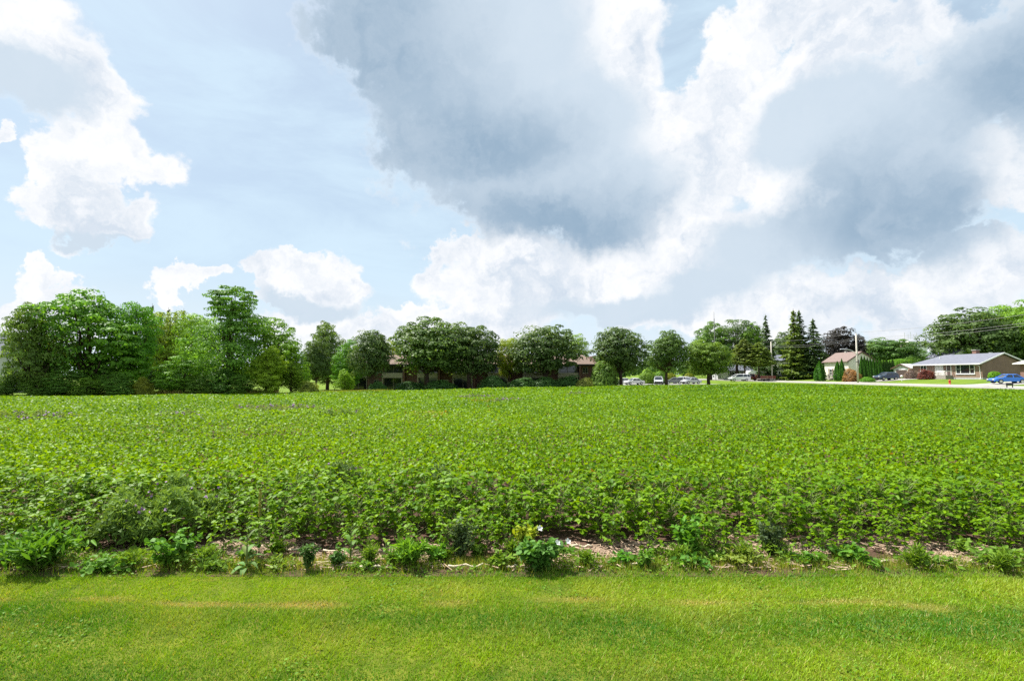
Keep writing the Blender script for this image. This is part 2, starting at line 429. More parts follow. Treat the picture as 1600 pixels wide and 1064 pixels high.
FIELD = [(-120, 58), (-75, 60), (-62, 61.5), (-45.5, 65), (-30, 72), (-20, 80), (-4, 86), (14, 88), (32, 87), (44, 89), (52, 92), (52.6, 60), (54, 20), (54, 6.0), (-40, 6.0)]
def in_poly(x, y, poly=FIELD):
    x = np.asarray(x); y = np.asarray(y); r = np.zeros(x.shape, bool); n = len(poly)
    for i in range(n):
        x0, y0 = poly[i]; x1, y1 = poly[(i + 1) % n]
        c = (y0 > y) != (y1 > y)
        with np.errstate(divide='ignore', invalid='ignore'):
            r ^= c & (x < (x1 - x0) * (y - y0) / (y1 - y0) + x0)
    return r
sheet('field_soil', np.arange(-121, 55, 1.0), np.arange(5.2, 93, .7), .012, M_SOIL, lambda x, y: in_poly(x, np.maximum(y, 6.2)))
sheet('lawn', np.arange(-30, 31, .5), np.arange(-12, 6.01, .25), .008, M_LAWNB, lambda x, y: y < 5.45 + .12 * np.sin(x * 1.7) + .08 * np.sin(x * 4.1 + 1))

# the street on the right runs away from the camera
ROAD_X0, ROAD_X1 = 58.6, 66.2
ry = np.arange(14, 260, 2.0)
sheet('street', np.linspace(ROAD_X0, ROAD_X1, 6), ry, .02, M_ASPH)
def strip(name, x0, x1, y0, y1, h, m):
    mb = MB(); ys = np.arange(y0, y1 + .1, 2.0)
    for a, b in zip(ys[:-1], ys[1:]):
        zs = [gzf(x, y) for x, y in ((x0, a), (x1, a), (x1, b), (x0, b))]
        mb.add([(x0, a, zs[0] - .15), (x1, a, zs[1] - .15), (x1, b, zs[2] - .15), (x0, b, zs[3] - .15),
                (x0, a, zs[0] + h), (x1, a, zs[1] + h), (x1, b, zs[2] + h), (x0, b, zs[3] + h)], [(4, 5, 6, 7), (0, 1, 5, 4), (1, 2, 6, 5), (2, 3, 7, 6), (3, 0, 4, 7)])
    return tag(mb.build(name, m), kind='structure')
strip('kerb', ROAD_X1, ROAD_X1 + .18, 14, 258, .13, M_KERB)
strip('gravel_shoulder', ROAD_X0 - .8, ROAD_X0, 14, 258, .024, mat('gravel', (.26, .23, .18), .95, .3, 6))
strip('sidewalk', 71.2, 72.4, 14, 258, .05, M_CONC)
def ground_quad(name, x0, x1, y0, y1, off, m):
    return sheet(name, np.linspace(x0, x1, max(3, int((x1 - x0) / 1.5))), np.linspace(y0, y1, 5), off, m)
ground_quad('driveway', 66.5, 89.5, 106.0, 112.5, .06, M_CONC)
ground_quad('driveway', 66.5, 84.5, 76.8, 83.0, .06, M_CONC)
ground_quad('driveway', 66.5, 84, 146, 151, .06, M_CONC)
ground_quad('parking_lot', 12, 46, 112, 131, .03, M_ASPH)

# ------------------------------------------------------------------ buildings
class Face:
    """local frame of a facade: x along the wall, -y outwards; origin at the wall's lower left corner"""
    def __init__(s, ox, oy, rot=0.0): s.M = Matrix.Translation((ox, oy, 0)) @ Matrix.Rotation(rot, 4, 'Z')
    def mb(s): return MB(s.M)
def window(parent, F, x, z, w, h, mx=(), mz=(), frame=M_WHITE, t=.09, sill=True, curtain=False, pane=M_GLASS):
    f = F.mb()
    f.box(x, x + w, -.07, .02, z + h - t, z + h).box(x, x + w, -.07, .02, z, z + t)
    f.box(x, x + t, -.068, .02, z + t, z + h - t).box(x + w - t, x + w, -.068, .02, z + t, z + h - t)
    for a in mx: f.box(x + a * w - t * .5, x + a * w + t * .5, -.06, .02, z + t, z + h - t)
    for a in mz: f.box(x + t, x + w - t, -.055, .02, z + a * h - t * .3, z + a * h + t * .3)
    wn = f.build('window', frame, parent)
    F.mb().box(x + t * .5, x + w - t * .5, -.022, .015, z + t * .5, z + h - t * .5).build('pane', pane, wn)
    if sill: F.mb().box(x - .08, x + w + .08, -.14, .02, z - .10, z - .003).build('sill', frame, wn)
    return wn
def door(parent, F, x, z, w, h, m, frame=M_WHITE):
    d = F.mb().box(x, x + w, -.05, .02, z, z + h).build('door', m, parent)
    fr = F.mb().box(x - .1, x, -.08, .02, z, z + h + .1).box(x + w, x + w + .1, -.08, .02, z, z + h + .1).box(x, x + w, -.079, .02, z + h, z + h + .1)
    fr.build('door_frame', frame, d)
    F.mb().box(x + .08, x + .16, -.12, -.05, z + h * .45, z + h * .5).build('handle', M_DARK, d)
    return d
def roof_solid(x0, x1, y0, y1, ze, zr, hip0=0.0, hip1=0.0, th=.16, shed=None):
    """ridge along x; hip0 and hip1 are the setbacks of the ridge at each end"""
    ym = (y0 + y1) / 2 if shed is None else shed
    top = [(x0, y0, ze), (x1, y0, ze), (x1, y1, ze), (x0, y1, ze), (x0 + hip0, ym, zr), (x1 - hip1, ym, zr)]
    vs = top + [(x, y, z - th) for x, y, z in top]
    fs = [(0, 1, 5, 4), (2, 3, 4, 5), (3, 0, 4), (1, 2, 5)]
    if hip0 == 0 and hip1 == 0:
        return MB().add(vs, [(0, 1, 5, 4), (2, 3, 4, 5), (7, 6, 10, 11), (9, 8, 11, 10), (0, 6, 7, 1), (2, 8, 9, 3), (0, 4, 10, 6), (4, 3, 9, 10), (1, 7, 11, 5), (5, 11, 8, 2)])
    if hip1 == 0:
        return MB().add(vs, [(0, 1, 5, 4), (2, 3, 4, 5), (3, 0, 4), (6, 9, 10), (7, 6, 10, 11), (9, 8, 11, 10), (0, 6, 7, 1), (2, 8, 9, 3), (3, 9, 6, 0), (1, 7, 11, 5), (5, 11, 8, 2)])
    return MB().add(vs, fs + [(7, 6, 10, 11), (9, 8, 11, 10), (6, 9, 10), (8, 7, 11), (0, 6, 7, 1), (1, 7, 8, 2), (2, 8, 9, 3), (3, 9, 6, 0)])
def wall_block(x0, x1, y0, y1, z0, z1, gable_top=None, g0=True, g1=True):
    mb = MB().box(x0, x1, y0, y1, z0, z1)
    if gable_top:
        ym = (y0 + y1) / 2
        for ok, xa, xb in ((g0, x0, x0 + .2), (g1, x1 - .2, x1)):
            if ok: mb.add([(xa, y0, z1), (xa, y1, z1), (xa, ym, gable_top), (xb, y0, z1), (xb, y1, z1), (xb, ym, gable_top)],
                          [(0, 1, 2), (3, 5, 4), (0, 2, 5, 3), (2, 1, 4, 5), (0, 3, 4, 1)])
    return mb
STREET = -math.pi / 2          # the house front looks at the street (towards -X); local +x runs towards the camera

# --- brown brick bungalow with a grey roof
H = empty('brick_bungalow', (88.0, 112.6, gzf(88, 104)), STREET)
tag(H, 'long brown brick bungalow with grey hip roof and white steps', 'house')
MB().box(-.04, 16.64, -.04, 8.04, -.6, .35).build('foundation', M_FOUND, H)
wall_block(0, 16.6, 0, 8, .35, 3.0, 4.75, False, True).build('wall', M_BRICK, H)
rf = roof_solid(-.6, 16.95, -.6, 8.6, 3.02, 5.05, 4.2, 0).build('roof', M_GREYROOF, H)
MB().box(9.6, 10.5, 4.6, 5.3, 4.2, 5.75).build('chimney', M_REDBRK, rf)
MB().box(9.5, 10.6, 4.5, 5.4, 5.75, 5.9).build('chimney_cap', M_CONC, rf)
MB().tube([(4.6, 2.2, 3.9), (4.6, 2.2, 4.75)], .06).build('vent_pipe', M_WHITE, rf)
MB().box(13.2, 13.6, 4.6, 5.0, 4.85, 5.2).build('roof_vent', M_ALU, rf)
MB().box(-.62, 16.97, -.72, -.603, 2.84, 3.04).build('gutter', M_WHITE, H)
g = MB().add([(16.955, -.6, 2.84), (16.955, 4, 4.86), (16.955, 8.6, 2.84), (16.955, -.6, 3.06), (16.955, 4, 5.09), (16.955, 8.6, 3.06),
              (17.03, -.6, 2.84), (17.03, 4, 4.86), (17.03, 8.6, 2.84), (17.03, -.6, 3.06), (17.03, 4, 5.09), (17.03, 8.6, 3.06)],
             [(0, 1, 4, 3), (1, 2, 5, 4), (6, 9, 10, 7), (7, 10, 11, 8), (3, 4, 10, 9), (4, 5, 11, 10), (0, 6, 7, 1), (1, 7, 8, 2), (0, 3, 9, 6), (2, 8, 11, 5)])
g.build('bargeboard', M_WHITE, H)
MB().tube([(15.6, -.66, 2.9), (16.2, -.12, 2.55), (16.35, -.1, .5), (16.4, -.3, .1)], .05).build('downpipe', M_WHITE, H)
F0 = Face(0, 0)
window(H, F0, 2.2, 1.75, 1.6, 1.15, mx=(.5,))
window(H, F0, 6.0, 1.45, 2.0, 1.45, mx=(.33, .66), pane=M_CURT)
wn = window(H, F0, 11.0, 1.05, 4.1, 1.85, mx=(.25, .75), mz=())
for sx in (11.3, 14.3): F0.mb().box(sx, sx + .55, -.05, -.023, 1.95, 2.0).build('sash_bar', M_WHITE, wn)
door(H, F0, 8.9, .75, .9, 2.05, M_DOORB)
st = MB()
for i in range(4): st.box(7.9 + i * .27 - .9, 8.17 + i * .27 - .9, -1.5, -.06, -.1, .16 + i * .17)
st.box(8.08, 10.2, -1.5, -.06, -.1, .80)
st = st.build('steps', M_WOODG, H)
for y in (-1.5, -.1):
    rl = MB()
    rl.tube([(7.0, y, 1.0), (8.2, y, 1.62)], .05).tube([(7.0, y, .2), (8.2, y, .82)], .04)
    for i in range(6): rl.box(7.0 + i * .22, 7.07 + i * .22, y - .03, y + .03, .12 + i * .11, 1.0 + i * .115)
    rl.build('railing', M_WHITE, st)
rl = MB()
rl.box(8.2, 10.2, -1.55, -1.45, 1.55, 1.68)
for i in range(9): rl.box(8.2 + i * .24, 8.27 + i * .24, -1.53, -1.47, .78, 1.56)
rl.box(10.15, 10.25, -1.5, -.1, 1.55, 1.66)
rl.build('railing', M_WHITE, st)
MB().box(5.2, 6.9, -1.3, -.2, -.1, .55).box(5.2, 6.9, -1.34, -1.28, .95, 1.03).box(5.2, 5.28, -1.34, -1.28, .5, 1.0).build('porch_bench', M_WHITE, H)

# --- garage beside it
G = empty('garage', (90.5, 121.6, gzf(90.5, 118)), STREET)
tag(G, 'white gabled garage with dark door at the end of the driveway', 'garage')
def gable_front(parent, w, d, h, top, m):       # gable looks at the street, ridge runs away from it
    return MB().add([(0, 0, -.4), (w, 0, -.4), (w, 0, h), (w / 2, 0, top), (0, 0, h), (0, d, -.4), (w, d, -.4), (w, d, h), (w / 2, d, top), (0, d, h)],
             [(0, 1, 2, 3, 4), (9, 8, 7, 6, 5), (1, 6, 7, 2), (5, 0, 4, 9), (4, 3, 8, 9), (3, 2, 7, 8), (0, 5, 6, 1)]).build('wall', m, parent)
gable_front(G, 5.3, 7.5, 2.3, 3.15, M_WHITES)
r_ = MB()
for sgn in (0, 1):
    xa = -.45 if sgn == 0 else 5.75
    r_.add([(xa, -.4, 2.22), (2.65, -.4, 3.28), (2.65, 7.9, 3.28), (xa, 7.9, 2.22), (xa, -.4, 2.36), (2.65, -.4, 3.42), (2.65, 7.9, 3.42), (xa, 7.9, 2.36)],
           [(4, 5, 6, 7), (3, 2, 1, 0), (0, 1, 5, 4), (2, 3, 7, 6), (3, 0, 4, 7)])
r_.build('roof', M_LTROOF, G)
MB().add([(-.47, -.45, 2.15), (2.65, -.45, 3.22), (5.77, -.45, 2.15), (-.47, -.45, 2.36), (2.65, -.45, 3.43), (5.77, -.45, 2.36), (-.47, -.41, 2.15), (2.65, -.41, 3.22), (5.77, -.41, 2.15), (-.47, -.41, 2.36), (2.65, -.41, 3.43), (5.77, -.41, 2.36)],
         [(0, 1, 4, 3), (1, 2, 5, 4), (6, 9, 10, 7), (7, 10, 11, 8), (3, 4, 10, 9), (4, 5, 11, 10), (0, 6, 7, 1), (1, 7, 8, 2)]).build('bargeboard', M_SHUT, G)
gd = MB()
for k in range(4): gd.box(.8, 4.2, -.05, .02, .03 + k * .5, .5 + k * .5)
gd.build('garage_door', M_DOORB, G)
MB().box(.68, .8, -.07, .02, 0, 2.12).box(4.2, 4.32, -.07, .02, 0, 2.12).box(.8, 4.2, -.069, .02, 2.02, 2.12).build('door_frame', M_WHITE, G)
MB().tube([(2.65, -.03, 2.72), (2.65, .03, 2.72)], .14, 12).build('round_vent', M_DARK, G)
Fs = Face(5.3, 0, math.pi / 2)
window(G, Fs, 1.2, .9, .9, 1.0, frame=M_WHITE)

# --- cream house
C_ = empty('cream_house', (80.0, 131.2, gzf(80, 126)), STREET)
tag(C_, 'cream sided house with brown gable roof and dark shutters', 'house')
MB().box(-.03, 9.33, -.03, 6.43, -.6, .3).build('foundation', M_FOUND, C_)
wall_block(0, 9.3, 0, 6.4, .3, 4.5, 6.55).build('wall', M_CREAM, C_)
rf = roof_solid(-.4, 9.65, -.5, 6.9, 4.36, 6.75).build('roof', M_BROWNROOF, C_)
MB().box(3.6, 4.1, 2.9, 3.4, 6.4, 7.0).build('chimney', M_CONC, rf)
MB().add([(9.655, -.5, 4.1), (9.655, 3.2, 6.5), (9.655, 6.9, 4.1), (9.655, -.5, 4.38), (9.655, 3.2, 6.78), (9.655, 6.9, 4.38), (9.72, -.5, 4.1), (9.72, 3.2, 6.5), (9.72, 6.9, 4.1), (9.72, -.5, 4.38), (9.72, 3.2, 6.78), (9.72, 6.9, 4.38)],
         [(0, 1, 4, 3), (1, 2, 5, 4), (6, 9, 10, 7), (7, 10, 11, 8), (3, 4, 10, 9), (4, 5, 11, 10), (0, 6, 7, 1), (1, 7, 8, 2)]).build('bargeboard', M_SHUT, C_)
Fc = Face(0, 0)
window(C_, Fc, 2.1, 1.0, 1.0, 1.6, mz=(.5,))
for x in (1.62, 3.16): Fc.mb().box(x, x + .42, -.05, .02, .95, 2.65).build('shutter', M_SHUT, C_)
door(C_, Fc, 4.7, .5, .95, 2.05, M_WHITE)
window(C_, Fc, 7.6, 1.0, .9, 1.5, mz=(.5,)); Fc.mb().box(7.1, 7.5, -.05, .02, .95, 2.55).build('shutter', M_SHUT, C_)
Fg = Face(9.3, 0, math.pi / 2)
window(C_, Fg, 2.6, 3.3, 1.1, 1.35, mz=(.5,))
for x in (2.08, 3.78): Fg.mb().box(x, x + .44, -.05, .02, 3.25, 4.7).build('shutter', M_SHUT, C_)
sp = MB().box(3.9, 6.4, -1.6, -.06, -.1, .45)
for k in range(3): sp.box(4.5, 5.8, -1.6 - .3 * (k + 1), -1.6 - .3 * k, -.1, .36 - .13 * k)
sp = sp.build('porch', M_WOODG, C_)
for x0, y0, x1, y1, z0, z1 in ((3.9, -1.6, 4.5, -1.6, .45, .45), (5.8, -1.6, 6.4, -1.6, .45, .45), (4.5, -1.6, 4.4, -2.6, .45, .0), (5.8, -1.6, 5.9, -2.6, .45, 0), (3.9, -1.6, 3.9, -.1, .45, .45)):
    n = 4; pr = MB()
    pr.tube([(x0, y0, z0 + .9), (x1, y1, z1 + .9)], .05)
    for k in range(n + 1):
        t = k / n; x = x0 + (x1 - x0) * t; y = y0 + (y1 - y0) * t; z = z0 + (z1 - z0) * t
        pr.box(x - .03, x + .03, y - .03, y + .03, z - .03, z + .9)
    pr.build('railing', M_WOODG, sp)

# --- red brick house cut by the frame on the right
Q = empty('red_brick_house', (87.2, 88.0, gzf(86.4, 84)), STREET)
tag(Q, 'red brick bungalow with pale roof next to the blue car', 'house')
MB().box(-.03, 12.03, -.03, 8.03, -.6, .3).build('foundation', M_FOUND, Q)
wall_block(0, 12, 0, 8, .3, 2.85).build('wall', M_REDBRK, Q)
roof_solid(-.6, 12.6, -.6, 8.6, 2.87, 4.9, 3.6, 3.6).build('roof', M_LTROOF, Q)
MB().box(-.62, 12.62, -.7, -.603, 2.7, 2.88).build('gutter', M_WHITE, Q)
window(Q, Face(0, 0), 2.4, 1.0, 2.4, 1.5, mx=(.33, .66)); door(Q, Face(0, 0), 6.2, .35, .95, 2.05, M_WHITE)

# --- grey bungalow behind the camper
B = empty('grey_bungalow', (66.5, 166, gzf(74, 166)), 0)
tag(B, 'low pale grey bungalow with grey roof behind the white camper', 'house')
MB().box(0, 16, 0, 8, -.6, .3).build('foundation', M_FOUND, B)
wall_block(.04, 15.96, .04, 7.96, .3, 2.9).build('wall', M_GREYS, B)
roof_solid(-.5, 16.5, -.5, 8.5, 2.92, 5.2, 3.2, 3.2).build('roof', M_GREYROOF, B)
FB = Face(0, .04)
for x, w in ((4.6, 1.7), (9.2, 1.6), (12.2, 1.6)):
    window(B, FB, x, 1.35, w, 1.15, mx=(.5,))
    for s in (x - .45, x + w + .05): FB.mb().box(s, s + .38, -.05, .02, 1.3, 2.55).build('shutter', M_DARK, B)
door(B, FB, 7.6, .35, .95, 2.1, M_DOORB)
FB.mb().box(1.0, 3.4, -.06, .02, .3, 2.5).build('garage_door', M_WHITE, B)

# --- two storey grey house
T = empty('two_storey_house', (87.5, 171, gzf(89, 171)), 0)
tag(T, 'tall pale grey two storey house beside the spruces', 'house')
wall_block(0, 7.0, 0, 9, -.5, 5.5).build('wall', M_BEIGES, T)
roof_solid(-.5, 7.5, -.5, 9.5, 5.52, 7.6, 2.6, 2.6).build('roof', M_GREYROOF, T)
MB().box(4.3, 4.45, -.1, 0, .2, 5.4).build('downpipe', M_DARK, T)
FT = Face(0, 0)
window(T, FT, 1.2, 3.3, 1.2, 1.3, mz=(.5,)); window(T, FT, 5.2, 3.3, 1.2, 1.3, mz=(.5,)); window(T, FT, 1.2, .8, 1.6, 1.4, mx=(.5,)); door(T, FT, 5.1, .0, .95, 2.1, M_WHITE)
P_ = empty('slatted_screen', (95.0, 172, gzf(97, 172)), 0)
tag(P_, 'dark slatted screen with white frame beside the tall grey house', 'fence')
MB().box(0, 3.6, 0, .12, -.2, .2).box(0, 3.6, 0, .12, 2.2, 2.35).box(0, .12, 0, .12, .2, 2.2).box(3.48, 3.6, 0, .12, .2, 2.2).build('frame', M_WHITE, P_)
for k in range(8): MB().box(.22 + k * .41, .5 + k * .41, .03, .09, .2, 2.2).build('slat', M_DARK, P_)

# --- little house whose gable shows over the bungalow roof
K = empty('white_gable_house', (113.0, 139, gzf(113, 139)), STREET)
tag(K, 'white house whose grey gable peeks over the brick bungalow roof', 'house')
wall_block(0, 7, 0, 7, -.5, 5.6, 7.4).build('wall', M_WHITES, K)
roof_solid(-.4, 7.4, -.5, 7.5, 5.5, 7.7).build('roof', M_GREYROOF, K)
window(K, Face(7, 0, math.pi / 2), 2.8, 3.6, 1.2, 1.4, mz=(.5,))

# --- grey roofed house at the left edge
V = empty('grey_roof_house', (-96.0, 86, gzf(-89, 86)), 0)
tag(V, 'pale two storey house with grey roof half hidden by the leftmost tree', 'house')
wall_block(0, 11, 0, 7, -.5, 6.6).build('wall', M_GREYS, V)
roof_solid(-.6, 11.6, -.6, 7.6, 6.6, 10.2, 3.0, 3.0).build('roof', M_GREYROOF, V)
for x in (2.0, 7.2): window(V, Face(0, 0), x, 4.2, 1.6, 1.4, mx=(.5,)); window(V, Face(0, 0), x, 1.0, 1.6, 1.4, mx=(.5,))

# --- block of flats behind the maples
AX0, AY = -34.0, 104.0
A = empty('apartment_building', (AX0, AY, gzf(-8, 104) - .15), 0)
tag(A, 'long two storey dark red brick apartment block with tan balconies behind the maples', 'building')
MB().box(0, 53, .05, 12, -.5, 5.05).build('wall', M_APTBRK, A)
rfA = roof_solid(-.3, 51.5, -1.3, 13, 5.07, 7.2, 2.0, 2.4).build('roof', M_TANROOF, A)
for x in (13.0, 27.5, 41.5): MB().box(x, x + .35, -.9, 12.6, 4.6, 7.0).build('fire_wall', M_APTBRK, rfA)
MB().box(50.9, 53.6, 1.2, 12.2, 5.05, 6.9).build('end_tower', M_APTBRK, A)
MB().box(-.32, 51.52, -1.42, -1.303, 4.86, 5.09).build('gutter', M_DARK, A)
FA = Face(0, .05)
xs = 1.0; k = 0
while xs < 51:
    for fl in (0, 1):
        z = .05 + fl * 2.55
        by = FA.mb().box(xs, xs + 3.9, -.05, .02, z + .1, z + 2.25).build('balcony_door', M_GLASS, A)
        FA.mb().box(xs, xs + .1, -.09, -.052, z + .1, z + 2.25).box(xs + 1.9, xs + 2.0, -.09, -.052, z + .1, z + 2.25).box(xs + 3.8, xs + 3.9, -.09, -.052, z + .1, z + 2.25).build('frame', M_TAN, by)
        if fl == 1:
            pb = FA.mb().box(xs - .1, xs + 4.0, -1.25, -1.15, z - .25, z + .75).box(xs - .1, xs + 4.0, -1.15, .0, z - .25, z - .05).build('balcony', M_TAN, A)
            FA.mb().box(xs - .1, xs + 4.0, -1.23, -1.17, z + .95, z + 1.03).box(xs - .1, xs - .02, -1.23, -1.17, z + .75, z + .95).box(xs + 3.9, xs + 3.98, -1.23, -1.17, z + .75, z + .95).build('railing', M_DARK, pb)
        else:
            pb = FA.mb().box(xs - .1, xs + .1, -1.2, -1.0, -.4, 2.3).box(xs + 3.8, xs + 4.0, -1.2, -1.0, -.4, 2.3).build('post', M_TAN, A)
    MB().box(xs + 4.15, xs + 4.45, -1.4, .05, -.5, 4.85).build('pier', M_APTBRK, A)
    if k % 2 == 0: window(A, FA, xs + 5.0, 3.3, 1.1, 1.2, frame=M_TAN, mx=(.5,)); window(A, FA, xs + 5.0, .8, 1.1, 1.2, frame=M_TAN, mx=(.5,))
    xs += 7.05; k += 1

# --- tall block on the far hill
HB = empty('hilltop_block', (388, 500, 0), 0)
tag(HB, 'distant white block with rooftop masts rising beyond the trees', 'building')
MB().box(0, 18, 0, 14, -1, 34.5).build('wall', M_WHITES, HB)
MB().box(-7, 4, -1, 13, -1, 33.5).build('side_wing', M_TAN, HB)
for r_i in range(2):
    for c_i in range(6):
        fx = 1.0 + c_i * 2.8
        w_ = MB().box(fx, fx + 2.1, -.15, .1, 28.7 + r_i * 2.9, 30.3 + r_i * 2.9).build('window', M_GLASS, HB)
for x, h in ((1, 9), (4.5, 7), (7, 9.5), (10, 6.5), (13, 9)):
    MB().tube([(x, 6, 34.5), (x, 6, 34.5 + h)], .22, 6).build('mast', M_ALU, HB)

# ------------------------------------------------------------------ street furniture
def hydro_pole(px, Y, X, top_py, label, arm_f=.72):
    z0 = gzf(X, Y); h = at(px, top_py, Y).z - z0
    r = empty('utility_pole', (X, Y, z0)); tag(r, label, 'utility pole', 'utility poles along the street')
    MB().tube([(0, 0, -.4), (0, 0, h * .5), (0, 0, h)], [.19, .165, .13], 10).build('pole', M_WOODP, r, True)
    MB().tube([(0, 0, h), (0, 0, h + .35)], [.05, .04], 8).build('insulator', M_DARK, r)
    z = h * arm_f
    arm = MB().tube([(-.1, 0, z - .9), (-.7, 0, z - .2), (-1.6, 0, z + .1), (-2.6, 0, z + .22)], .06, 8).build('lamp_arm', M_ALU, r, True)
    MB().add([(-3.35, -.13, z + .16), (-2.55, -.13, z + .16), (-2.55, .13, z + .16), (-3.35, .13, z + .16), (-3.25, -.08, z + .3), (-2.55, -.1, z + .34), (-2.55, .1, z + .34), (-3.25, .08, z + .3)],
             [(0, 3, 2, 1), (4, 5, 6, 7), (0, 1, 5, 4), (1, 2, 6, 5), (2, 3, 7, 6), (3, 0, 4, 7)]).build('lamp_head', M_ALU, arm)
    MB().box(-.2, .2, -.2, .2, h * .42, h * .42 + .1).build('band', M_DARK, r)
    return Vector((X, Y, z0 + h))
p2 = hydro_pole(1340, 103, 69.4, 521, 'pale utility pole with lamp arm standing before the cream house', .66)
p1 = hydro_pole(1205, 133, 67.4, 534, 'pale utility pole with lamp arm in front of the black pickup', .66)
p3 = Vector((73.0, 66, p2.z + .3)); p0 = Vector((64.5, 172, p1.z - .2))
hydro3 = empty('utility_pole', (73.0, 66, gzf(73, 66))); tag(hydro3, 'pale utility pole at the kerb before the red brick house', 'utility pole', 'utility poles along the street')
MB().tube([(0, 0, -.4), (0, 0, p3.z - gzf(73, 66))], [.19, .13], 10).build('pole', M_WOODP, hydro3, True)
def wire(a, b, dz, sag, label, side=0.0):
    pts = []
    for i in range(17):
        t = i / 16; p = a.lerp(b, t); pts.append((p.x + side, p.y, p.z + dz - sag * 4 * t * (1 - t)))
    tag(MB().tube(pts, .020, 5).build('power_line', M_WIRE), label, 'wire', 'overhead wires along the street')
for a, b, nm in ((p0, p1, 'beyond the farther lamp pole'), (p1, p2, 'between the two lamp poles'), (p2, p3, 'running from the nearer lamp pole past the brick bungalow')):
    wire(a, b, .2, .5, 'topmost grey overhead wire ' + nm)
    wire(a, b, -.9, .6, 'middle grey overhead wire ' + nm, .12)
    wire(a, b, -1.25, .7, 'lower grey overhead wire ' + nm, -.12)
# service drop towards the cream house
wire(p2 + Vector((0, 0, -1.6)), Vector((82, 122, 6.2)), 0, .4, 'thin wire dropping from the lamp pole to the cream house')

hy = at(1484, 597.5, 98); hyd = empty('fire_hydrant', (hy.x * .87, 98 * .87, 0)); hyd.location.z = gzf(hyd.location.x, hyd.location.y)
tag(hyd, 'small red fire hydrant on the lawn before the brick bungalow', 'fire hydrant')
mb = MB().tube([(0, 0, -.1), (0, 0, .05), (0, 0, .08), (0, 0, .62)], [.17, .17, .12, .12], 12)
M_RED = mat('red_paint', (.55, .03, .025), .45, .15, 6)
mb.build('barrel', M_RED, hyd, True)
MB().tube([(0, 0, .60), (0, 0, .68), (0, 0, .78), (0, 0, .84)], [.17, .17, .1, .03], 12).build('bonnet', M_RED, hyd, True)
for a in (0, math.pi): MB().tube([(0, 0, .45), (math.cos(a) * .2, math.sin(a) * .2, .45)], .06, 8).build('nozzle', M_RED, hyd)
bx_, by_ = 64.4 * .985, 65.5
bar = empty('roadside_barrier', (bx_, by_, gzf(bx_, by_) + .02))
tag(bar, 'low black two legged barrier at the street edge by the blue car', 'barrier')
MB().box(-.45, .45, -.04, .04, .32, .62).build('board', M_DARK, bar)
for x in (-.4, .32): MB().box(x, x + .08, -.04, .04, -.05, .32).build('leg', M_DARK, bar)
lp = at(1409, 591, 103); lz = gzf(lp.x, 103)
lamp = empty('driveway_lamp', (lp.x, 103, lz)); tag(lamp, 'white post with pale round globe beside the garage driveway', 'lamp post')
MB().tube([(0, 0, -.1), (0, 0, .75)], .06, 8).build('post', M_WHITE, lamp)
MB().tube([(0, 0, .75 + .5 * math.sin(t) ** 2 * 0 + .25 - .25 * math.cos(t)) for t in np.linspace(0.05, math.pi - .05, 9)], [max(.02, .25 * math.sin(t)) for t in np.linspace(0.05, math.pi - .05, 9)], 14).build('globe', mat('globe', (.75, .66, .66), .4, .05, 3), lamp, True)
# thin mast beyond the trees
ms = empty('radio_mast', (59.5, 150, gzf(59.5, 150))); tag(ms, 'thin lattice radio mast rising above the trees behind the parking', 'mast')
hm = at(1120, 489, 150).z
mb = MB()
for a in range(3):
    c_, s_ = math.cos(a * 2.094) * .18, math.sin(a * 2.094) * .18
    mb.tube([(c_, s_, -.1), (c_ * .5, s_ * .5, hm - 2)], .04, 5)
mb.build('lattice', M_WIRE, ms)
mb = MB()
for i in range(22):
    z = .5 + i * (hm - 3) / 22
    mb.tube([(.15, 0, z), (-.08, .14, z + .35), (-.08, -.14, z + .7), (.14, 0, z + .9)], .02, 4)
mb.build('bracing', M_WIRE, ms)
MB().tube([(0, 0, hm - 2.2), (0, 0, hm)], .05, 5).build('antenna', M_WIRE, ms)

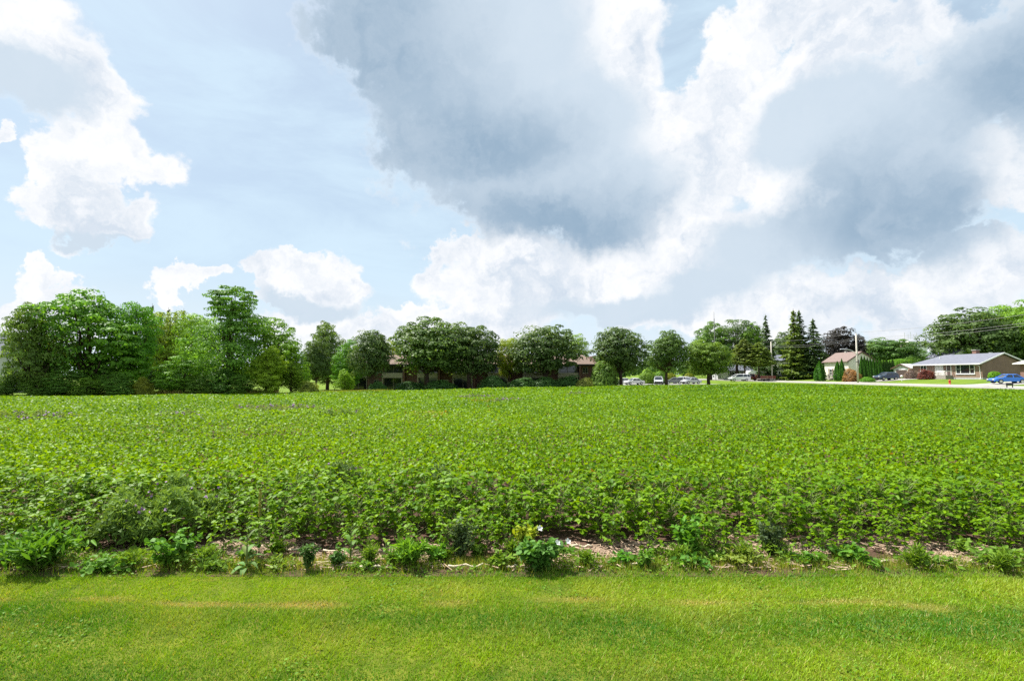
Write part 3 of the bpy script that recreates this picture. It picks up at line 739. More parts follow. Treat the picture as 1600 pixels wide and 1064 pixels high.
# ------------------------------------------------------------------ vehicles
M_TYRE = mat('tyre', (.018, .018, .02), .85, .1, 8)
M_RIM = mat('rim', (.55, .56, .58), .3, .05, 8, metal=.8)
M_LAMP = mat('headlamp', (.75, .76, .78), .12, .03, 8, spec=.8)
M_TAIL = mat('tail_lamp', (.4, .02, .02), .2, .05, 8, spec=.8)
def paint(nm, c): return mat('paint_' + nm, c, .28, .03, 2, coat=.8, spec=.5)
SHAPES = {
  # length, width, body outline (x,z), greenhouse base x0,x1 / roof x0,x1, belt z, roof z
  'sedan': dict(W=.9, out=[(-2.3,.3),(-2.33,.62),(-2.2,.86),(-1.2,.94),(1.0,.92),(1.9,.80),(2.25,.62),(2.3,.32)], gb=(-1.55,1.05), gr=(-.85,.25), zb=.92, zr=1.44, wx=(-1.38,1.42), r=.33),
  'hatch': dict(W=.88, out=[(-2.0,.3),(-2.05,.7),(-2.0,.98),(-1.2,.98),(.9,.96),(1.7,.82),(2.0,.62),(2.03,.32)], gb=(-1.98,.98), gr=(-1.6,.15), zb=.96, zr=1.5, wx=(-1.2,1.28), r=.32),
  'suv': dict(W=.94, out=[(-2.3,.38),(-2.36,.8),(-2.28,1.08),(-1.2,1.1),(.95,1.08),(2.0,.98),(2.3,.8),(2.34,.4)], gb=(-2.25,1.05), gr=(-1.75,.25), zb=1.08, zr=1.68, wx=(-1.42,1.42), r=.37),
  'minivan': dict(W=.97, out=[(-2.5,.33),(-2.55,.8),(-2.5,1.08),(-1.2,1.1),(1.3,1.06),(2.1,.92),(2.5,.7),(2.53,.36)], gb=(-2.48,1.6), gr=(-2.3,.5), zb=1.07, zr=1.78, wx=(-1.5,1.6), r=.34),
  'pickup': dict(W=.98, out=[(-2.8,.5),(-2.83,.95),(-2.8,1.12),(-.6,1.12),(1.1,1.14),(2.2,1.08),(2.75,.9),(2.8,.5)], gb=(-.75,1.15), gr=(-.55,.5), zb=1.12, zr=1.82, wx=(-1.75,1.8), r=.4),
}
def vehicle(kind, pm, name, label, loc, heading, group=None, cat='car'):
    d = SHAPES[kind]; W = d['W']
    root = empty(name, loc, heading); tag(root, label, cat, group)
    out = d['out']; cx = 0.0; cz = sum(p[1] for p in out) / len(out); n = len(out)
    mb = MB(); vs = []; rings = ((-W, .95, .90), (-W + .07, 1, 1), (0, 1.01, 1.01), (W - .07, 1, 1), (W, .95, .90))
    for y, sx, sz in rings: vs += [((x - cx) * sx, y, cz + (z - cz) * sz) for x, z in out]
    fs = [tuple(range(n)), tuple(reversed(range((len(rings) - 1) * n, len(rings) * n)))]
    for k in range(len(rings) - 1): fs += [(k * n + i, k * n + (i + 1) % n, (k + 1) * n + (i + 1) % n, (k + 1) * n + i) for i in range(n)]
    body = mb.add(vs, fs).build('body', pm, root)
    (b0, b1), (r0, r1), zb, zr = d['gb'], d['gr'], d['zb'] - .03, d['zr']
    wb, wr = W - .07, W - .24
    base = [(b0, -wb, zb), (b1, -wb, zb), (b1, wb, zb), (b0, wb, zb)]; top = [(r0, -wr, zr - .05), (r1, -wr, zr - .05), (r1, wr, zr - .05), (r0, wr, zr - .05)]
    cabin = MB().add(base + top, [(3, 2, 1, 0), (4, 5, 6, 7), (0, 1, 5, 4), (1, 2, 6, 5), (2, 3, 7, 6), (3, 0, 4, 7)]).build('window_glass', M_GLASS, root)
    MB().add([(r0 - .06, -wr - .03, zr - .06), (r1 + .1, -wr - .03, zr - .06), (r1 + .1, wr + .03, zr - .06), (r0 - .06, wr + .03, zr - .06),
              (r0 + .1, -wr + .1, zr + .02), (r1 - .1, -wr + .1, zr + .02), (r1 - .1, wr - .1, zr + .02), (r0 + .1, wr - .1, zr + .02)],
             [(3, 2, 1, 0), (4, 5, 6, 7), (0, 1, 5, 4), (1, 2, 6, 5), (2, 3, 7, 6), (3, 0, 4, 7)]).build('roof', pm, root)
    pil = MB()
    for s in (-1, 1):
        for a, b in ((0, 0), (1, 1)):
            pil.tube([((b0, b1)[a], s * wb, zb), ((r0, r1)[b], s * wr, zr - .04)], .055, 6)
        xm, xr = b0 + (b1 - b0) * .47, r0 + (r1 - r0) * .5
        pil.tube([(xm, s * (wb + .005), zb), (xr, s * (wr + .005), zr - .04)], .05, 6)
        if kind in ('suv', 'minivan'):
            pil.tube([(b0 + .75, s * (wb + .005), zb), (r0 + .6, s * (wr + .005), zr - .04)], .05, 6)
    pil.build('pillar', pm, root)
    if kind == 'pickup':
        MB().box(-2.7, -.85, -W + .12, W - .12, 1.0, 1.135).build('cargo_bed', M_DARK, root)
    for wx in d['wx']:
        for s in (-1, 1):
            wh = MB().tube([(wx, s * (W - .24), d['r']), (wx, s * (W + .015), d['r'])], d['r'], 18).build('wheel', M_TYRE, root)
            MB().tube([(wx, s * (W - .1), d['r']), (wx, s * (W + .03), d['r'])], [d['r'] * .66, d['r'] * .62], 14).build('rim', M_RIM, wh)
    xf = out[-2][0]; xb = out[1][0]; zl = out[-2][1]
    for s in (-1, 1):
        MB().box(xf - .30, xf + .045, s * (W - .26) - .16, s * (W - .26) + .16, zl - .06, zl + .08).build('headlight', M_LAMP, root)
        MB().box(xb - .04, xb + .15, s * (W - .22) - .14, s * (W - .22) + .14, out[1][1] + .02, out[1][1] + .2).build('taillight', M_TAIL, root)
        MB().box(b1 - .35, b1 - .15, s * (W + .09) - .09, s * (W + .09) + .09, zb + .02, zb + .17).build('mirror', pm, root)
    MB().box(xf - .1, xf + .07, -W + .16, W - .16, .34, zl - .1).build('bumper', M_DARK, root)
    return root
def car_at(kind, pm, name, label, X, Y, heading, group=None, cat='car', dz=.07):
    return vehicle(kind, pm, name, label, (X, Y, gzf(X, Y) + dz), heading, group, cat)
BLUE = paint('bright_blue', (.02, .16, .62)); NAVY = paint('slate_blue', (.055, .085, .15)); WHT = paint('white', (.74, .75, .76)); SILV = paint('silver', (.52, .54, .57))
BLK = paint('black', (.015, .017, .022)); MAR = paint('maroon', (.16, .025, .028)); GRY = paint('grey', (.20, .21, .23))
car_at('sedan', BLUE, 'parked_car', 'bright blue sedan parked on the drive by the red brick house', 77.2, 80.0, R(168))
car_at('suv', NAVY, 'parked_car', 'dark slate blue SUV parked on the driveway before the garage', 79.3, 108.8, R(187))
car_at('minivan', WHT, 'parked_van', 'white minivan parked at the roadside before the camper', 57.5, 130, R(180), cat='van', dz=.03)
car_at('pickup', BLK, 'parked_pickup', 'black pickup truck parked beside the tall grey house', 79.5, 149.5, R(8), cat='truck')
car_at('pickup', MAR, 'parked_pickup', 'maroon pickup truck parked behind the white minivan', 63.2, 136, R(186), cat='truck', dz=.03)
PK = 'cars in the parking lot behind the maples'
car_at('sedan', SILV, 'parked_car', 'silver sedan parked in front of the white SUV in the lot', 40.6, 116.5, R(200), PK, dz=.035)
car_at('suv', WHT, 'parked_car', 'white SUV parked in front of the round yellow shrub', 40.8, 124, R(150), PK, dz=.035)
car_at('hatch', GRY, 'parked_car', 'grey hatchback parked next to the white SUV', 37.4, 118.6, R(165), PK, dz=.035)
car_at('minivan', SILV, 'parked_car', 'silver minivan parked nose out before the green bushes', 33.8, 118.5, R(255), PK, dz=.035)
car_at('sedan', WHT, 'parked_car', 'white sedan parked beside the trunk of the dark round maple', 27.9, 117.5, R(195), PK, dz=.035)
car_at('sedan', SILV, 'parked_car', 'silver sedan parked beyond the white sedan near the tree trunk', 26.4, 121.5, R(170), PK, dz=.035)

# --- camper trailer
ct = empty('camper_trailer', (66.8, 146, gzf(71, 146) + .02)); tag(ct, 'white camper trailer with red and blue swashes parked before the grey bungalow', 'camper')
prof = [(0, .75), (0, 1.6), (.5, 2.35), (1.3, 2.75), (7.6, 2.8), (7.75, 2.5), (7.75, .6), (1.2, .55)]
bd = MB().prism(prof, 0, 2.4).build('body', mat('camper_white', (.76, .77, .78), .4, .05, 2), ct)
MB().prism([(1.6, 1.0), (2.2, 1.75), (2.6, 1.75), (2.3, 1.2), (3.1, 1.7), (3.4, 1.6), (2.7, .95)], -.012, .0).build('red_swash', mat('decal_red', (.42, .04, .05), .5, .1, 3), bd)
MB().prism([(5.6, .8), (7.6, 1.7), (7.6, 1.35), (6.2, .72)], -.012, .0).build('blue_swash', mat('decal_blue', (.07, .14, .36), .5, .1, 3), bd)
window(ct, Face(0, 0), 3.6, 1.55, .8, .7, frame=M_DARK, sill=False, t=.05); window(ct, Face(0, 0), 6.6, 1.6, .9, .6, frame=M_DARK, sill=False, t=.05)
door(ct, Face(0, 0), 4.9, .85, .7, 1.75, M_WHITE, frame=M_ALU)
for x in (4.6, 5.5): MB().tube([(x, .15, .36), (x, -.03, .36)], .34, 16).tube([(x, 2.25, .36), (x, 2.43, .36)], .34, 16).build('wheel', M_TYRE, ct)
MB().box(-1.2, 1.4, 1.15, 1.25, .5, .6).box(-1.2, -1.1, 1.15, 1.25, 0, .5).build('hitch', M_DARK, ct)
# --- red utility trailer with slatted sides
ut = empty('utility_trailer', (62.6, 126.5, gzf(62.6, 126.5) + .02), R(4)); tag(ut, 'rusty red slatted utility trailer on the street behind the minivan', 'trailer')
MB().box(-1.9, 1.9, -.9, .9, .5, .62).build('deck', M_WOODG, ut)
for x in np.linspace(-1.85, 1.85, 9):
    MB().box(x - .04, x + .04, -.94, -.88, .5, 1.35).build('stake', M_DARK, ut)
for z in (.72, .95, 1.18): MB().box(-1.9, 1.9, -.99, -.943, z, z + .16).build('slat', MAR, ut)
for s in (-1, 1): MB().tube([(0, s * .9, .33), (0, s * 1.1, .33)], .33, 14).build('wheel', M_TYRE, ut)

# ------------------------------------------------------------------ trees
def clump_crown(seed, n_cl, per, rc, leaf, shell=(.62, 1.0), squash=.75, zlo=-1.0, lump=.22, upbias=.5, flat=1.0):
    """leaf clumps spread through an uneven ellipsoid of unit radius (z from zlo to 1)"""
    r = np.random.default_rng(seed)
    cand = unit(r.normal(size=(n_cl * 14, 3))); cand = cand[cand[:, 2] > zlo]; d = [cand[0]]; best = np.full(len(cand), 9.0)
    for _ in range(n_cl - 1):        # spread the clumps evenly so that gaps stay between them
        best = np.minimum(best, np.linalg.norm(cand - d[-1], axis=1)); d.append(cand[np.argmax(best * r.uniform(.55, 1, len(cand)))])
    d = np.array(d)
    ph = r.uniform(0, 6.28, (5, 3)); k = r.normal(size=(5, 3)) * 2.2
    bumpv = sum(np.sin(d @ k[i] + ph[i, 0]) for i in range(5)) / 5
    rad = r.uniform(shell[0], shell[1], len(d)) ** .7 * (1 + lump * bumpv) - rc * .55
    c = d * rad[:, None]
    cs = rc * r.uniform(.7, 1.35, len(d))
    tint = r.normal(0, .16, len(d))
    idx = np.repeat(np.arange(len(d)), per)
    q = unit(r.normal(size=(len(idx), 3)) + np.array([0, 0, upbias]))
    rr = r.uniform(.55, 1.0, len(idx)) ** .6
    off = q * rr[:, None] * cs[idx][:, None]; off[:, 2] *= squash * flat
    pos = c[idx] + off
    nrm = unit(q + .5 * d[idx] + np.array([0, 0, .35]) + r.normal(0, .38, q.shape))
    s = leaf * r.uniform(.65, 1.35, len(idx))
    var = np.clip(.5 + tint[idx] + r.normal(0, .17, len(idx)), 0, 1)
    return pos, nrm, s, var, c
def limbs(mb, c, base_z, n, r0, r, thin=.02):
    pick = r.choice(len(c), min(n, len(c)), replace=False)
    for i in pick:
        e = c[i]; s = np.array([0, 0, base_z + r.uniform(0, .35) * max(.1, e[2] - base_z)])
        m = s * .45 + e * .55 + np.array([0, 0, -.08]) + r.normal(0, .04, 3)
        mb.tube([s, m, e], [r0, r0 * .6, thin * r0 * 8], 5, False)
def lobes(seed, spec, per, rc, leaf, **kw):
    out = [[], [], [], [], []]
    for i, (cx, cy, cz, rx, ry, rz, n) in enumerate(spec):
        P_ = clump_crown(seed * 17 + i, n, per, rc, leaf, **kw); sc = np.array([rx, ry, rz]); of = np.array([cx, cy, cz])
        for k, a in enumerate((P_[0] * sc + of, P_[1], P_[2], P_[3], P_[4] * sc + of)): out[k].append(a)
    return [np.concatenate(a) for a in out]
PROTO = {}
def proto(name, kind, seed):
    """unit tree: radius 1, height 1 unit per 'h' below; made once, shared by alike trees"""
    r = np.random.default_rng(seed); mb = MB()
    if kind == 'maple':        # full round crown, height 2.1, crown centre 1.22
        q = r.uniform(0, 6.28); j = lambda s_=.08: r.normal(0, s_)
        pos, nrm, s, var, c = lobes(seed, [(j(), j(), 1.16 + j(.05), .84, .84, .86, 64), (.34 * math.cos(q), .34 * math.sin(q), 1.02 + j(), .60, .60, .66, 30), (-.36 * math.cos(q), -.36 * math.sin(q), 1.18 + j(), .58, .58, .66, 30),
            (.33 * math.cos(q + 1.6), .33 * math.sin(q + 1.6), 1.30 + j(), .56, .56, .60, 26), (.33 * math.cos(q - 1.6), .33 * math.sin(q - 1.6), 1.05 + j(), .58, .58, .66, 26), (j(.15), j(.15), 1.62, .58, .58, .50, 24)], 98, .27, .031, shell=(.70, 1.0), zlo=-.80, lump=.2, upbias=.9, squash=.7)
        zc, zr, H = 0, 1, 2.12
        mb.tube([(0, 0, -.1), (.01, 0, .3), (0, .02, .75), (.02, 0, 1.5)], [.085, .065, .055, .02], 8); base = .45
    elif kind == 'broad':      # crown down to the ground
        spec = [(0, 0, .85, .66, .66, .82, 60)]
        for i in range(7):
            q = i * 2.4 + r.normal(0, .3); rr_ = r.uniform(.40, .55); z_ = (.45, .7, .95, 1.15, 1.35, .6, 1.52)[i]; sz = r.uniform(.40, .52)
            if i == 6: rr_ = .12
            spec.append((math.cos(q) * rr_, math.sin(q) * rr_, z_, sz, sz, sz * .85, 24))
        pos, nrm, s, var, c = lobes(seed, spec, 98, .29, .025, shell=(.60, 1.0), zlo=-.9, lump=.3, upbias=.9, squash=.6)
        zc, zr, H = 0, 1, 1.98
        mb.tube([(0, 0, -.1), (.02, 0, .3), (.05, .02, .75), (.02, 0, 1.4)], [.09, .07, .05, .02], 8); base = .2
    elif kind == 'open':       # airy, layered
        pos, nrm, s, var, c = clump_crown(seed, 110, 150, .25, .026, shell=(.45, 1.0), squash=.5, zlo=-.85, lump=.22, flat=.9, upbias=.8)
        zc, zr, H = 1.25, 1.0, 2.25
        mb.tube([(0, 0, -.1), (.02, 0, .4), (-.02, .02, 1.0), (.02, 0, 1.9)], [.07, .055, .045, .012], 8); base = .6
    elif kind == 'layered':    # tall tree with a detached umbrella top
        p1 = clump_crown(seed, 60, 125, .27, .024, shell=(.5, 1.0), squash=.4, zlo=-.75, flat=.8)
        p2 = clump_crown(seed + 1, 120, 125, .26, .024, shell=(.4, 1.05), squash=.5, zlo=-.95, lump=.3)
        pa = p1[0] * np.array([.62, .62, .50]) + np.array([-.02, 0, 2.22]); pb = p2[0] * np.array([1, 1, .98]) + np.array([0, 0, 1.0])
        p3 = clump_crown(seed + 2, 40, 125, .3, .024, shell=(.6, 1.0), squash=.4, zlo=-.6, flat=.8)
        pc_ = p3[0] * np.array([.72, .7, .42]) + np.array([.30, 0, 1.72])
        pos = np.concatenate([pa, pb, pc_]); nrm = np.concatenate([p1[1], p2[1], p3[1]]); s = np.concatenate([p1[2], p2[2], p3[2]]); var = np.concatenate([p1[3], p2[3], p3[3]])
        c = np.concatenate([p1[4] * np.array([.62, .62, .50]) + np.array([-.02, 0, 2.22]), p2[4] * np.array([1, 1, .98]) + np.array([0, 0, 1.0])]); zc, zr, H = 0, 1, 2.72
        mb.tube([(0, 0, -.1), (.02, 0, .6), (-.03, .02, 1.4), (.02, 0, 2.4)], [.085, .07, .05, .012], 8); base = .7
    elif kind == 'shrub':
        pos, nrm, s, var, c = clump_crown(seed, 90, 120, .27, .042, shell=(.7, 1.0), zlo=-.25, lump=.28, upbias=.8, squash=.7)
        zc, zr, H = .22, .95, 1.15
        for a in range(5): mb.tube([(0, 0, -.08), (math.cos(a * 1.25) * .3, math.sin(a * 1.25) * .3, .4), (math.cos(a * 1.25) * .5, math.sin(a * 1.25) * .5, .8)], [.04, .03, .01], 5)
        base = .1
    elif kind == 'globe':
        pos, nrm, s, var, c = clump_crown(seed, 140, 40, .17, .05, shell=(.9, 1.0), zlo=-.5, lump=.05)
        zc, zr, H = .45, .62, 1.05
        mb.tube([(0, 0, -.08), (0, 0, .5)], [.06, .03], 6); base = .2
    elif kind == 'spruce':
        ps, ns, ss, hs, vs_ = [], [], [], [], []
        H = 4.4; nt_ = 30; c = []; lo = 1.75 if seed >= 75 else .28
        for k in range(nt_):
            z = lo + (H - lo - .07) * (k / nt_) ** .95; rad = ((1 - (z / H) ** 1.12) if seed < 75 else 1.25 * min(1, (z - lo) / .5 + .45) * (1 - ((z - lo) / (H - lo)) ** 2)) * r.uniform(.86, 1.1) + .03
            nb = max(5, int(15 * rad + 4)); a0 = r.uniform(0, 6.28)
            for j in range(nb):
                a = a0 + 6.283 * j / nb + r.normal(0, .2); zb_ = z; z = zb_ + r.normal(0, .07); L_ = rad * r.uniform(.62, 1.15); tn = r.normal(0, .12)
                m = max(10, int(46 * L_)); t = np.sqrt(r.uniform(.02, 1, m))
                dr = np.array([math.cos(a), math.sin(a), 0]); sd_ = np.array([-math.sin(a), math.cos(a), 0])
                zz = z - .20 * t * L_ * 1.2 + .22 * (t ** 3) * L_ * .6
                p = dr * (t * L_)[:, None] + np.array([0, 0, 1]) * zz[:, None] + sd_ * (r.normal(0, .15, m) * L_ * (1.1 - t * .6))[:, None] + np.array([0, 0, 1]) * r.normal(-.015, .025, m)[:, None]
                ps.append(p); ns.append(np.tile([0, 0, 1.], (m, 1)) + dr * .25 + r.normal(0, .45, (m, 3))); hs.append(np.tile(dr, (m, 1)) + np.array([0, 0, -.25]) + r.normal(0, .45, (m, 3)))
                ss.append(r.uniform(.055, .11, m)); vs_.append(np.clip(.5 + tn + r.normal(0, .15, m), 0, 1)); z = zb_
        pos = np.concatenate(ps); nrm = np.concatenate(ns); s = np.concatenate(ss); var = np.concatenate(vs_); hd = np.concatenate(hs)
        mb.tube([(0, 0, -.1), (0, 0, 2), (0, 0, H)], [.085, .05, .008], 7)
        v, p = leaf_quads(pos, nrm, s, s * .42, r, hd)
        PROTO[name] = (np_mesh(name + '_crown', v, p, M_TREELEAF, var), mb.mesh(name + '_trunk', M_BARK, True), H); return
    elif kind == 'cedar':
        H = 4.0; m = 5200; z = r.uniform(0.02, 1, m) ** .85; a = r.uniform(0, 6.283, m)
        ph = r.uniform(0, 6.28, 3)
        prof = np.minimum(1, (1 - z ** 2.4) * 1.02) * (.86 + .14 * np.minimum(1, z * 8)) * (1 + .13 * np.sin(a * 5 + ph[0] + z * 2.5) + .06 * np.sin(a * 9 + ph[1]))
        rr = prof * r.uniform(.78, 1.03, m)
        dr = np.stack([np.cos(a), np.sin(a), np.zeros(m)], 1)
        pos = dr * rr[:, None]; pos[:, 2] = z * H
        nrm = dr + r.normal(0, .5, (m, 3)); hd = np.tile([0, 0, 1.], (m, 1)) + r.normal(0, .3, (m, 3)) + dr * .3
        s = r.uniform(.10, .2, m); var = np.clip(.5 + .2 * np.sin(a * 5 + ph[0] + z * 2.5) + r.normal(0, .18, m), 0, 1)
        mb.tube([(0, 0, -.1), (0, 0, 3.4)], [.12, .02], 6)
        v, p = leaf_quads(pos, nrm, s, s * .45, r, hd)
        PROTO[name] = (np_mesh(name + '_crown', v, p, M_TREELEAF, var), mb.mesh(name + '_trunk', M_BARK, True), H); return
    if kind != 'layered':
        pos = pos * np.array([1, 1, zr]) + np.array([0, 0, zc]); c = c * np.array([1, 1, zr]) + np.array([0, 0, zc])
    limbs(mb, c, base, 34, .028, r)
    rad = np.percentile(np.hypot(pos[:, 0], pos[:, 1]), 95); pos[:, :2] /= rad; H = np.percentile(pos[:, 2], 99.7)
    v, p = leaf_quads(pos, nrm, s, s * .72, r)
    PROTO[name] = (np_mesh(name + '_crown', v, p, M_TREELEAF, var), mb.mesh(name + '_trunk', M_BARK, True), H)
for nm, kd, sds in (('maple', 'maple', (11, 12, 13, 14)), ('broad', 'broad', (21, 22, 23)), ('open', 'open', (31, 32)), ('layered', 'layered', (41,)),
                    ('shrub', 'shrub', (51, 52)), ('globe', 'globe', (61,)), ('spruce', 'spruce', (71, 72, 73, 76)), ('cedar', 'cedar', (81, 82))):
    for i, sd_ in enumerate(sds): proto(f'{nm}{i}', kd, sd_)
def plant(proto_nm, px, hw, top, Y, colr, label, name='broadleaf_tree', cat='tree', group=None, spin=None, pale=False, X=None):
    X = at(px, 585, Y).x if X is None else X
    z0 = gzf(X, Y); H = at(px, top, Y).z - z0; w = hw * Y / FPX
    cr, tr, h = PROTO[proto_nm]
    o = empty(name, (X, Y, z0), random.uniform(0, 6.28) if spin is None else spin); o.scale = (w, w, H / h)
    tag(o, label, cat, group)
    t = link('trunk', tr, o); c = link('foliage' if cat == 'shrub' else 'crown', cr, o); c.color = (*colr, 1)
    return o
# leaf colours
DKMAPLE = (.052, .090, .036); MAPLE = (.060, .108, .034); MID = (.068, .160, .022); FRESH = (.085, .19, .018); YELLOWG = (.115, .16, .016); GREYG = (.085, .145, .042)
SPR = (.052, .092, .046); SPRY = (.085, .130, .036); CEDG = (.030, .095, .016); PURP = (.020, .019, .027); PINK = (.17, .10, .055); REDM = (.10, .03, .032); OLIVE = (.085, .15, .025)
E = 'trees along the field edge'; M8 = 'round maples before the brick apartments'; BK = 'trees behind the houses'
plant('broad0', 54, 46, 475, 62, GREYG, 'soft grey green tree at the field edge before the grey roofed house', group=E)
plant('broad1', 132, 82, 455, 66, MID, 'large dark green spreading tree with sky gaps near its heart', group=E)
plant('open0', 208, 36, 474, 69, (.055, .15, .018), 'bright green tree leaning out from the large spreading tree', group=E)
plant('open1', 262, 40, 486, 92, (.095, .145, .022), 'airy yellow green tree standing before the dark spruce tips', group=E)
plant('open0', 308, 36, 492, 90, (.10, .19, .02), 'light green tree tucked behind the tall layered tree', group=E)
for px, tp, hw in ((233, 474, 13), (259, 480, 14), (271, 484, 12), (283, 482, 13), (247, 488, 14)): plant('spruce%d' % (px % 3), px, hw * 1.5, tp, 108, SPR, 'slim dark spruce tip showing behind the airy yellow green tree', 'spruce_tree', group='spruces behind the left trees')
plant('layered0', 357, 58, 449, 72, (.070, .155, .028), 'tallest tree of the edge, with a flat umbrella shaped top', group=E)
plant('broad2', 432, 46, 498, 77, (.085, .17, .018), 'yellow green tree sloping down from the tall umbrella topped tree', group=E)
plant('broad2', 283, 36, 556, 68, (.075, .17, .02), 'sumac bush with sunlit top in the gap of the edge trees', 'sumac_bush', 'shrub', 'bushes along the field edge')
plant('broad0', 418, 29, 541, 71, (.115, .19, .016), 'rounded yellow green bush at the foot of the umbrella topped tree', 'round_bush', 'shrub', 'bushes along the field edge')
plant('broad1', 455, 20, 558, 75, (.105, .18, .018), 'small yellow green bush right of the rounded bush', 'round_bush', 'shrub', 'bushes along the field edge')
plant('shrub0', 224, 15, 590, 64.5, (.11, .135, .018), 'low goldenrod clump in the gap between the edge trees', 'goldenrod_clump', 'shrub', 'bushes along the field edge')
for px, hw, tp, Y, cc, lb in ((14, 26, 580, 60.4, (.06, .12, .032), 'dull green bush at the foot of the soft grey green tree'), (58, 24, 588, 60.8, (.07, .14, .026), 'low mid green bush under the soft grey green tree'),
        (98, 28, 577, 61.6, (.055, .125, .025), 'leafy bush between the soft grey green tree and the large spreading one'), (140, 24, 590, 62.2, (.08, .16, .022), 'low bright bush under the large spreading tree'), (182, 26, 581, 63.2, (.06, .135, .024), 'dark leafy bush under the right side of the large spreading tree'),
        (312, 22, 586, 67.5, (.07, .14, .026), 'low bush right of the sumac'), (345, 26, 574, 69, (.055, .125, .028), 'dark leafy bush at the trunk of the umbrella topped tree'), (378, 22, 584, 69.6, (.065, .14, .024), 'low leafy bush left of the rounded yellow green bush')):
    plant('broad%d' % (px % 3), px, hw, tp, Y, cc, lb, 'undergrowth_bush', 'shrub', 'bushes along the field edge')
plant('shrub1', 484, 14, 595, 74.5, (.16, .20, .05), 'pale low shrub on the grass before the dark narrow tree', 'low_shrub', 'shrub')
plant('maple0', 494, 22, 528, 88, DKMAPLE, 'dark narrow tree beside the yellow green sloping tree', group=E)
plant('broad0', 512, 32, 503, 104, (.075, .125, .045), 'tall grey green poplar like tree behind the dark narrow tree', group=E)
plant('broad2', 543, 28, 531, 98, (.065, .16, .025), 'mid green tree between the poplar like tree and the dark maple', group=E)
plant('broad1', 538, 15, 577, 83.5, (.095, .18, .014), 'bright lime bush in front of the mid green tree', 'lime_bush', 'shrub')
plant('maple1', 580, 33, 518, 90, DKMAPLE, 'dark round maple beside the bright lime bush', 'maple_tree', group=M8)
plant('open1', 612, 22, 532, 116, YELLOWG, 'yellow green tree glowing behind the dark round maple', group=BK)
plant('maple2', 667, 59, 498, 95, MAPLE, 'big round maple, left of the touching pair', 'maple_tree', group=M8)
plant('maple3', 733, 49, 505, 96, DKMAPLE, 'dark round maple, right of the touching pair', 'maple_tree', group=M8)
plant('open0', 795, 24, 529, 100.5, (.125, .17, .016), 'bright yellow green tree in the gap between the big maples', group=M8)
plant('maple0', 853, 53, 507, 96, DKMAPLE, 'big round maple with an even dome beside the apartment roof', 'maple_tree', group=M8, spin=2)
plant('open1', 900, 22, 522, 122, (.10, .17, .035), 'light green tree peeking over the apartment roof', group=BK)
plant('maple1', 970, 42, 512, 93, DKMAPLE, 'dark round maple standing by the parked white sedan', 'maple_tree', group=M8, spin=1)
plant('maple2', 1041, 34, 517, 104, MAPLE, 'rounded maple above the yellow globe shrubs', 'maple_tree', group=M8, spin=4)
plant('maple3', 1107, 36, 532, 106, (.075, .13, .026), 'squat round maple with bare trunk before the grey bungalow', 'maple_tree', group=M8, spin=3)
plant('shrub1', 943, 22, 565, 90.5, (.085, .15, .035), 'leafy green bush at the corner of the brick apartments', 'leafy_bush', 'shrub')
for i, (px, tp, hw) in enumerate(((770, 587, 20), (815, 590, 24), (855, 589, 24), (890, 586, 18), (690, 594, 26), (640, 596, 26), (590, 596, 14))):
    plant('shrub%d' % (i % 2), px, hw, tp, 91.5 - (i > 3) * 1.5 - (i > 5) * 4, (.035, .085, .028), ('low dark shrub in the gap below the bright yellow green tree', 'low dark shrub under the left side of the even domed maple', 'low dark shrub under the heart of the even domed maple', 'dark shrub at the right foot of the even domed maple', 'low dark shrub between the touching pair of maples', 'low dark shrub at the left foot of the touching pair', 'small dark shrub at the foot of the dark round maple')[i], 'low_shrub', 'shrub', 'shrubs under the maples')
plant('shrub0', 915, 14, 590, 90, (.16, .19, .06), 'pale yellow flowering shrub before the apartment end wall', 'flowering_shrub', 'shrub')
for i, (px, tp, hw, c) in enumerate(((1012, 577, 14, (.10, .18, .03)), (1030, 579, 12, (.085, .17, .03)))):
    plant('shrub%d' % i, px, hw, tp, 124.5 + i, c, ('bright green bush behind the parked silver minivan', 'green bush beside the yellow globe shrubs')[i], 'green_bush', 'shrub')
for px, lb in ((1048, 'round yellow globe shrub below the rounded maple'), (1077, 'round yellow globe shrub behind the white SUV')):
    plant('globe0', px, 8.5, 583, 128, (.12, .15, .016), lb, 'globe_shrub', 'shrub')
plant('broad2', 1110, 32, 503, 158, (.065, .13, .03), 'tall green tree behind the squat maple, beside the radio mast', group=BK)
plant('open1', 1152, 36, 499, 160, (.040, .075, .03), 'dark open tree with sky showing through its branches', group=BK)
plant('broad1', 1180, 24, 505, 156, (.075, .15, .025), 'green tree close against the slim single spruce', group=BK)
plant('spruce3', 1164, 20, 528, 136, (.085, .12, .045), 'olive pine with bare lower trunk before the grey bungalow', 'pine_tree', group='conifers by the street')
plant('spruce3', 1186, 19, 534, 134, SPRY, 'yellowish spruce screening the camper', 'spruce_tree', group='conifers by the street')
SP = 'conifers by the street'
plant('spruce0', 1199, 20, 491, 146, SPR, 'slim single spruce rising behind the farther lamp pole', 'spruce_tree', group=SP)
plant('spruce1', 1243, 27, 482, 141, SPRY, 'tallest spruce of the group left of the cream house', 'spruce_tree', group=SP)
plant('spruce2', 1252, 25, 483, 142, SPR, 'twin spruce tip merged with the tallest spruce', 'spruce_tree', group=SP)
plant('spruce2', 1273, 28, 497, 139, SPR, 'dark broad spruce nearest the cream house', 'spruce_tree', group=SP)
plant('maple2', 1225, 22, 519, 190, DKMAPLE, 'dark tree behind the roof of the tall grey house', group=BK)
plant('broad0', 1313, 33, 511, 152, PURP, 'dark purple copper beech behind the cream house', 'copper_beech', group=BK)
plant('broad1', 1343, 18, 524, 150, PURP, 'smaller purple tree to the right of the copper beech', 'copper_beech', group=BK)
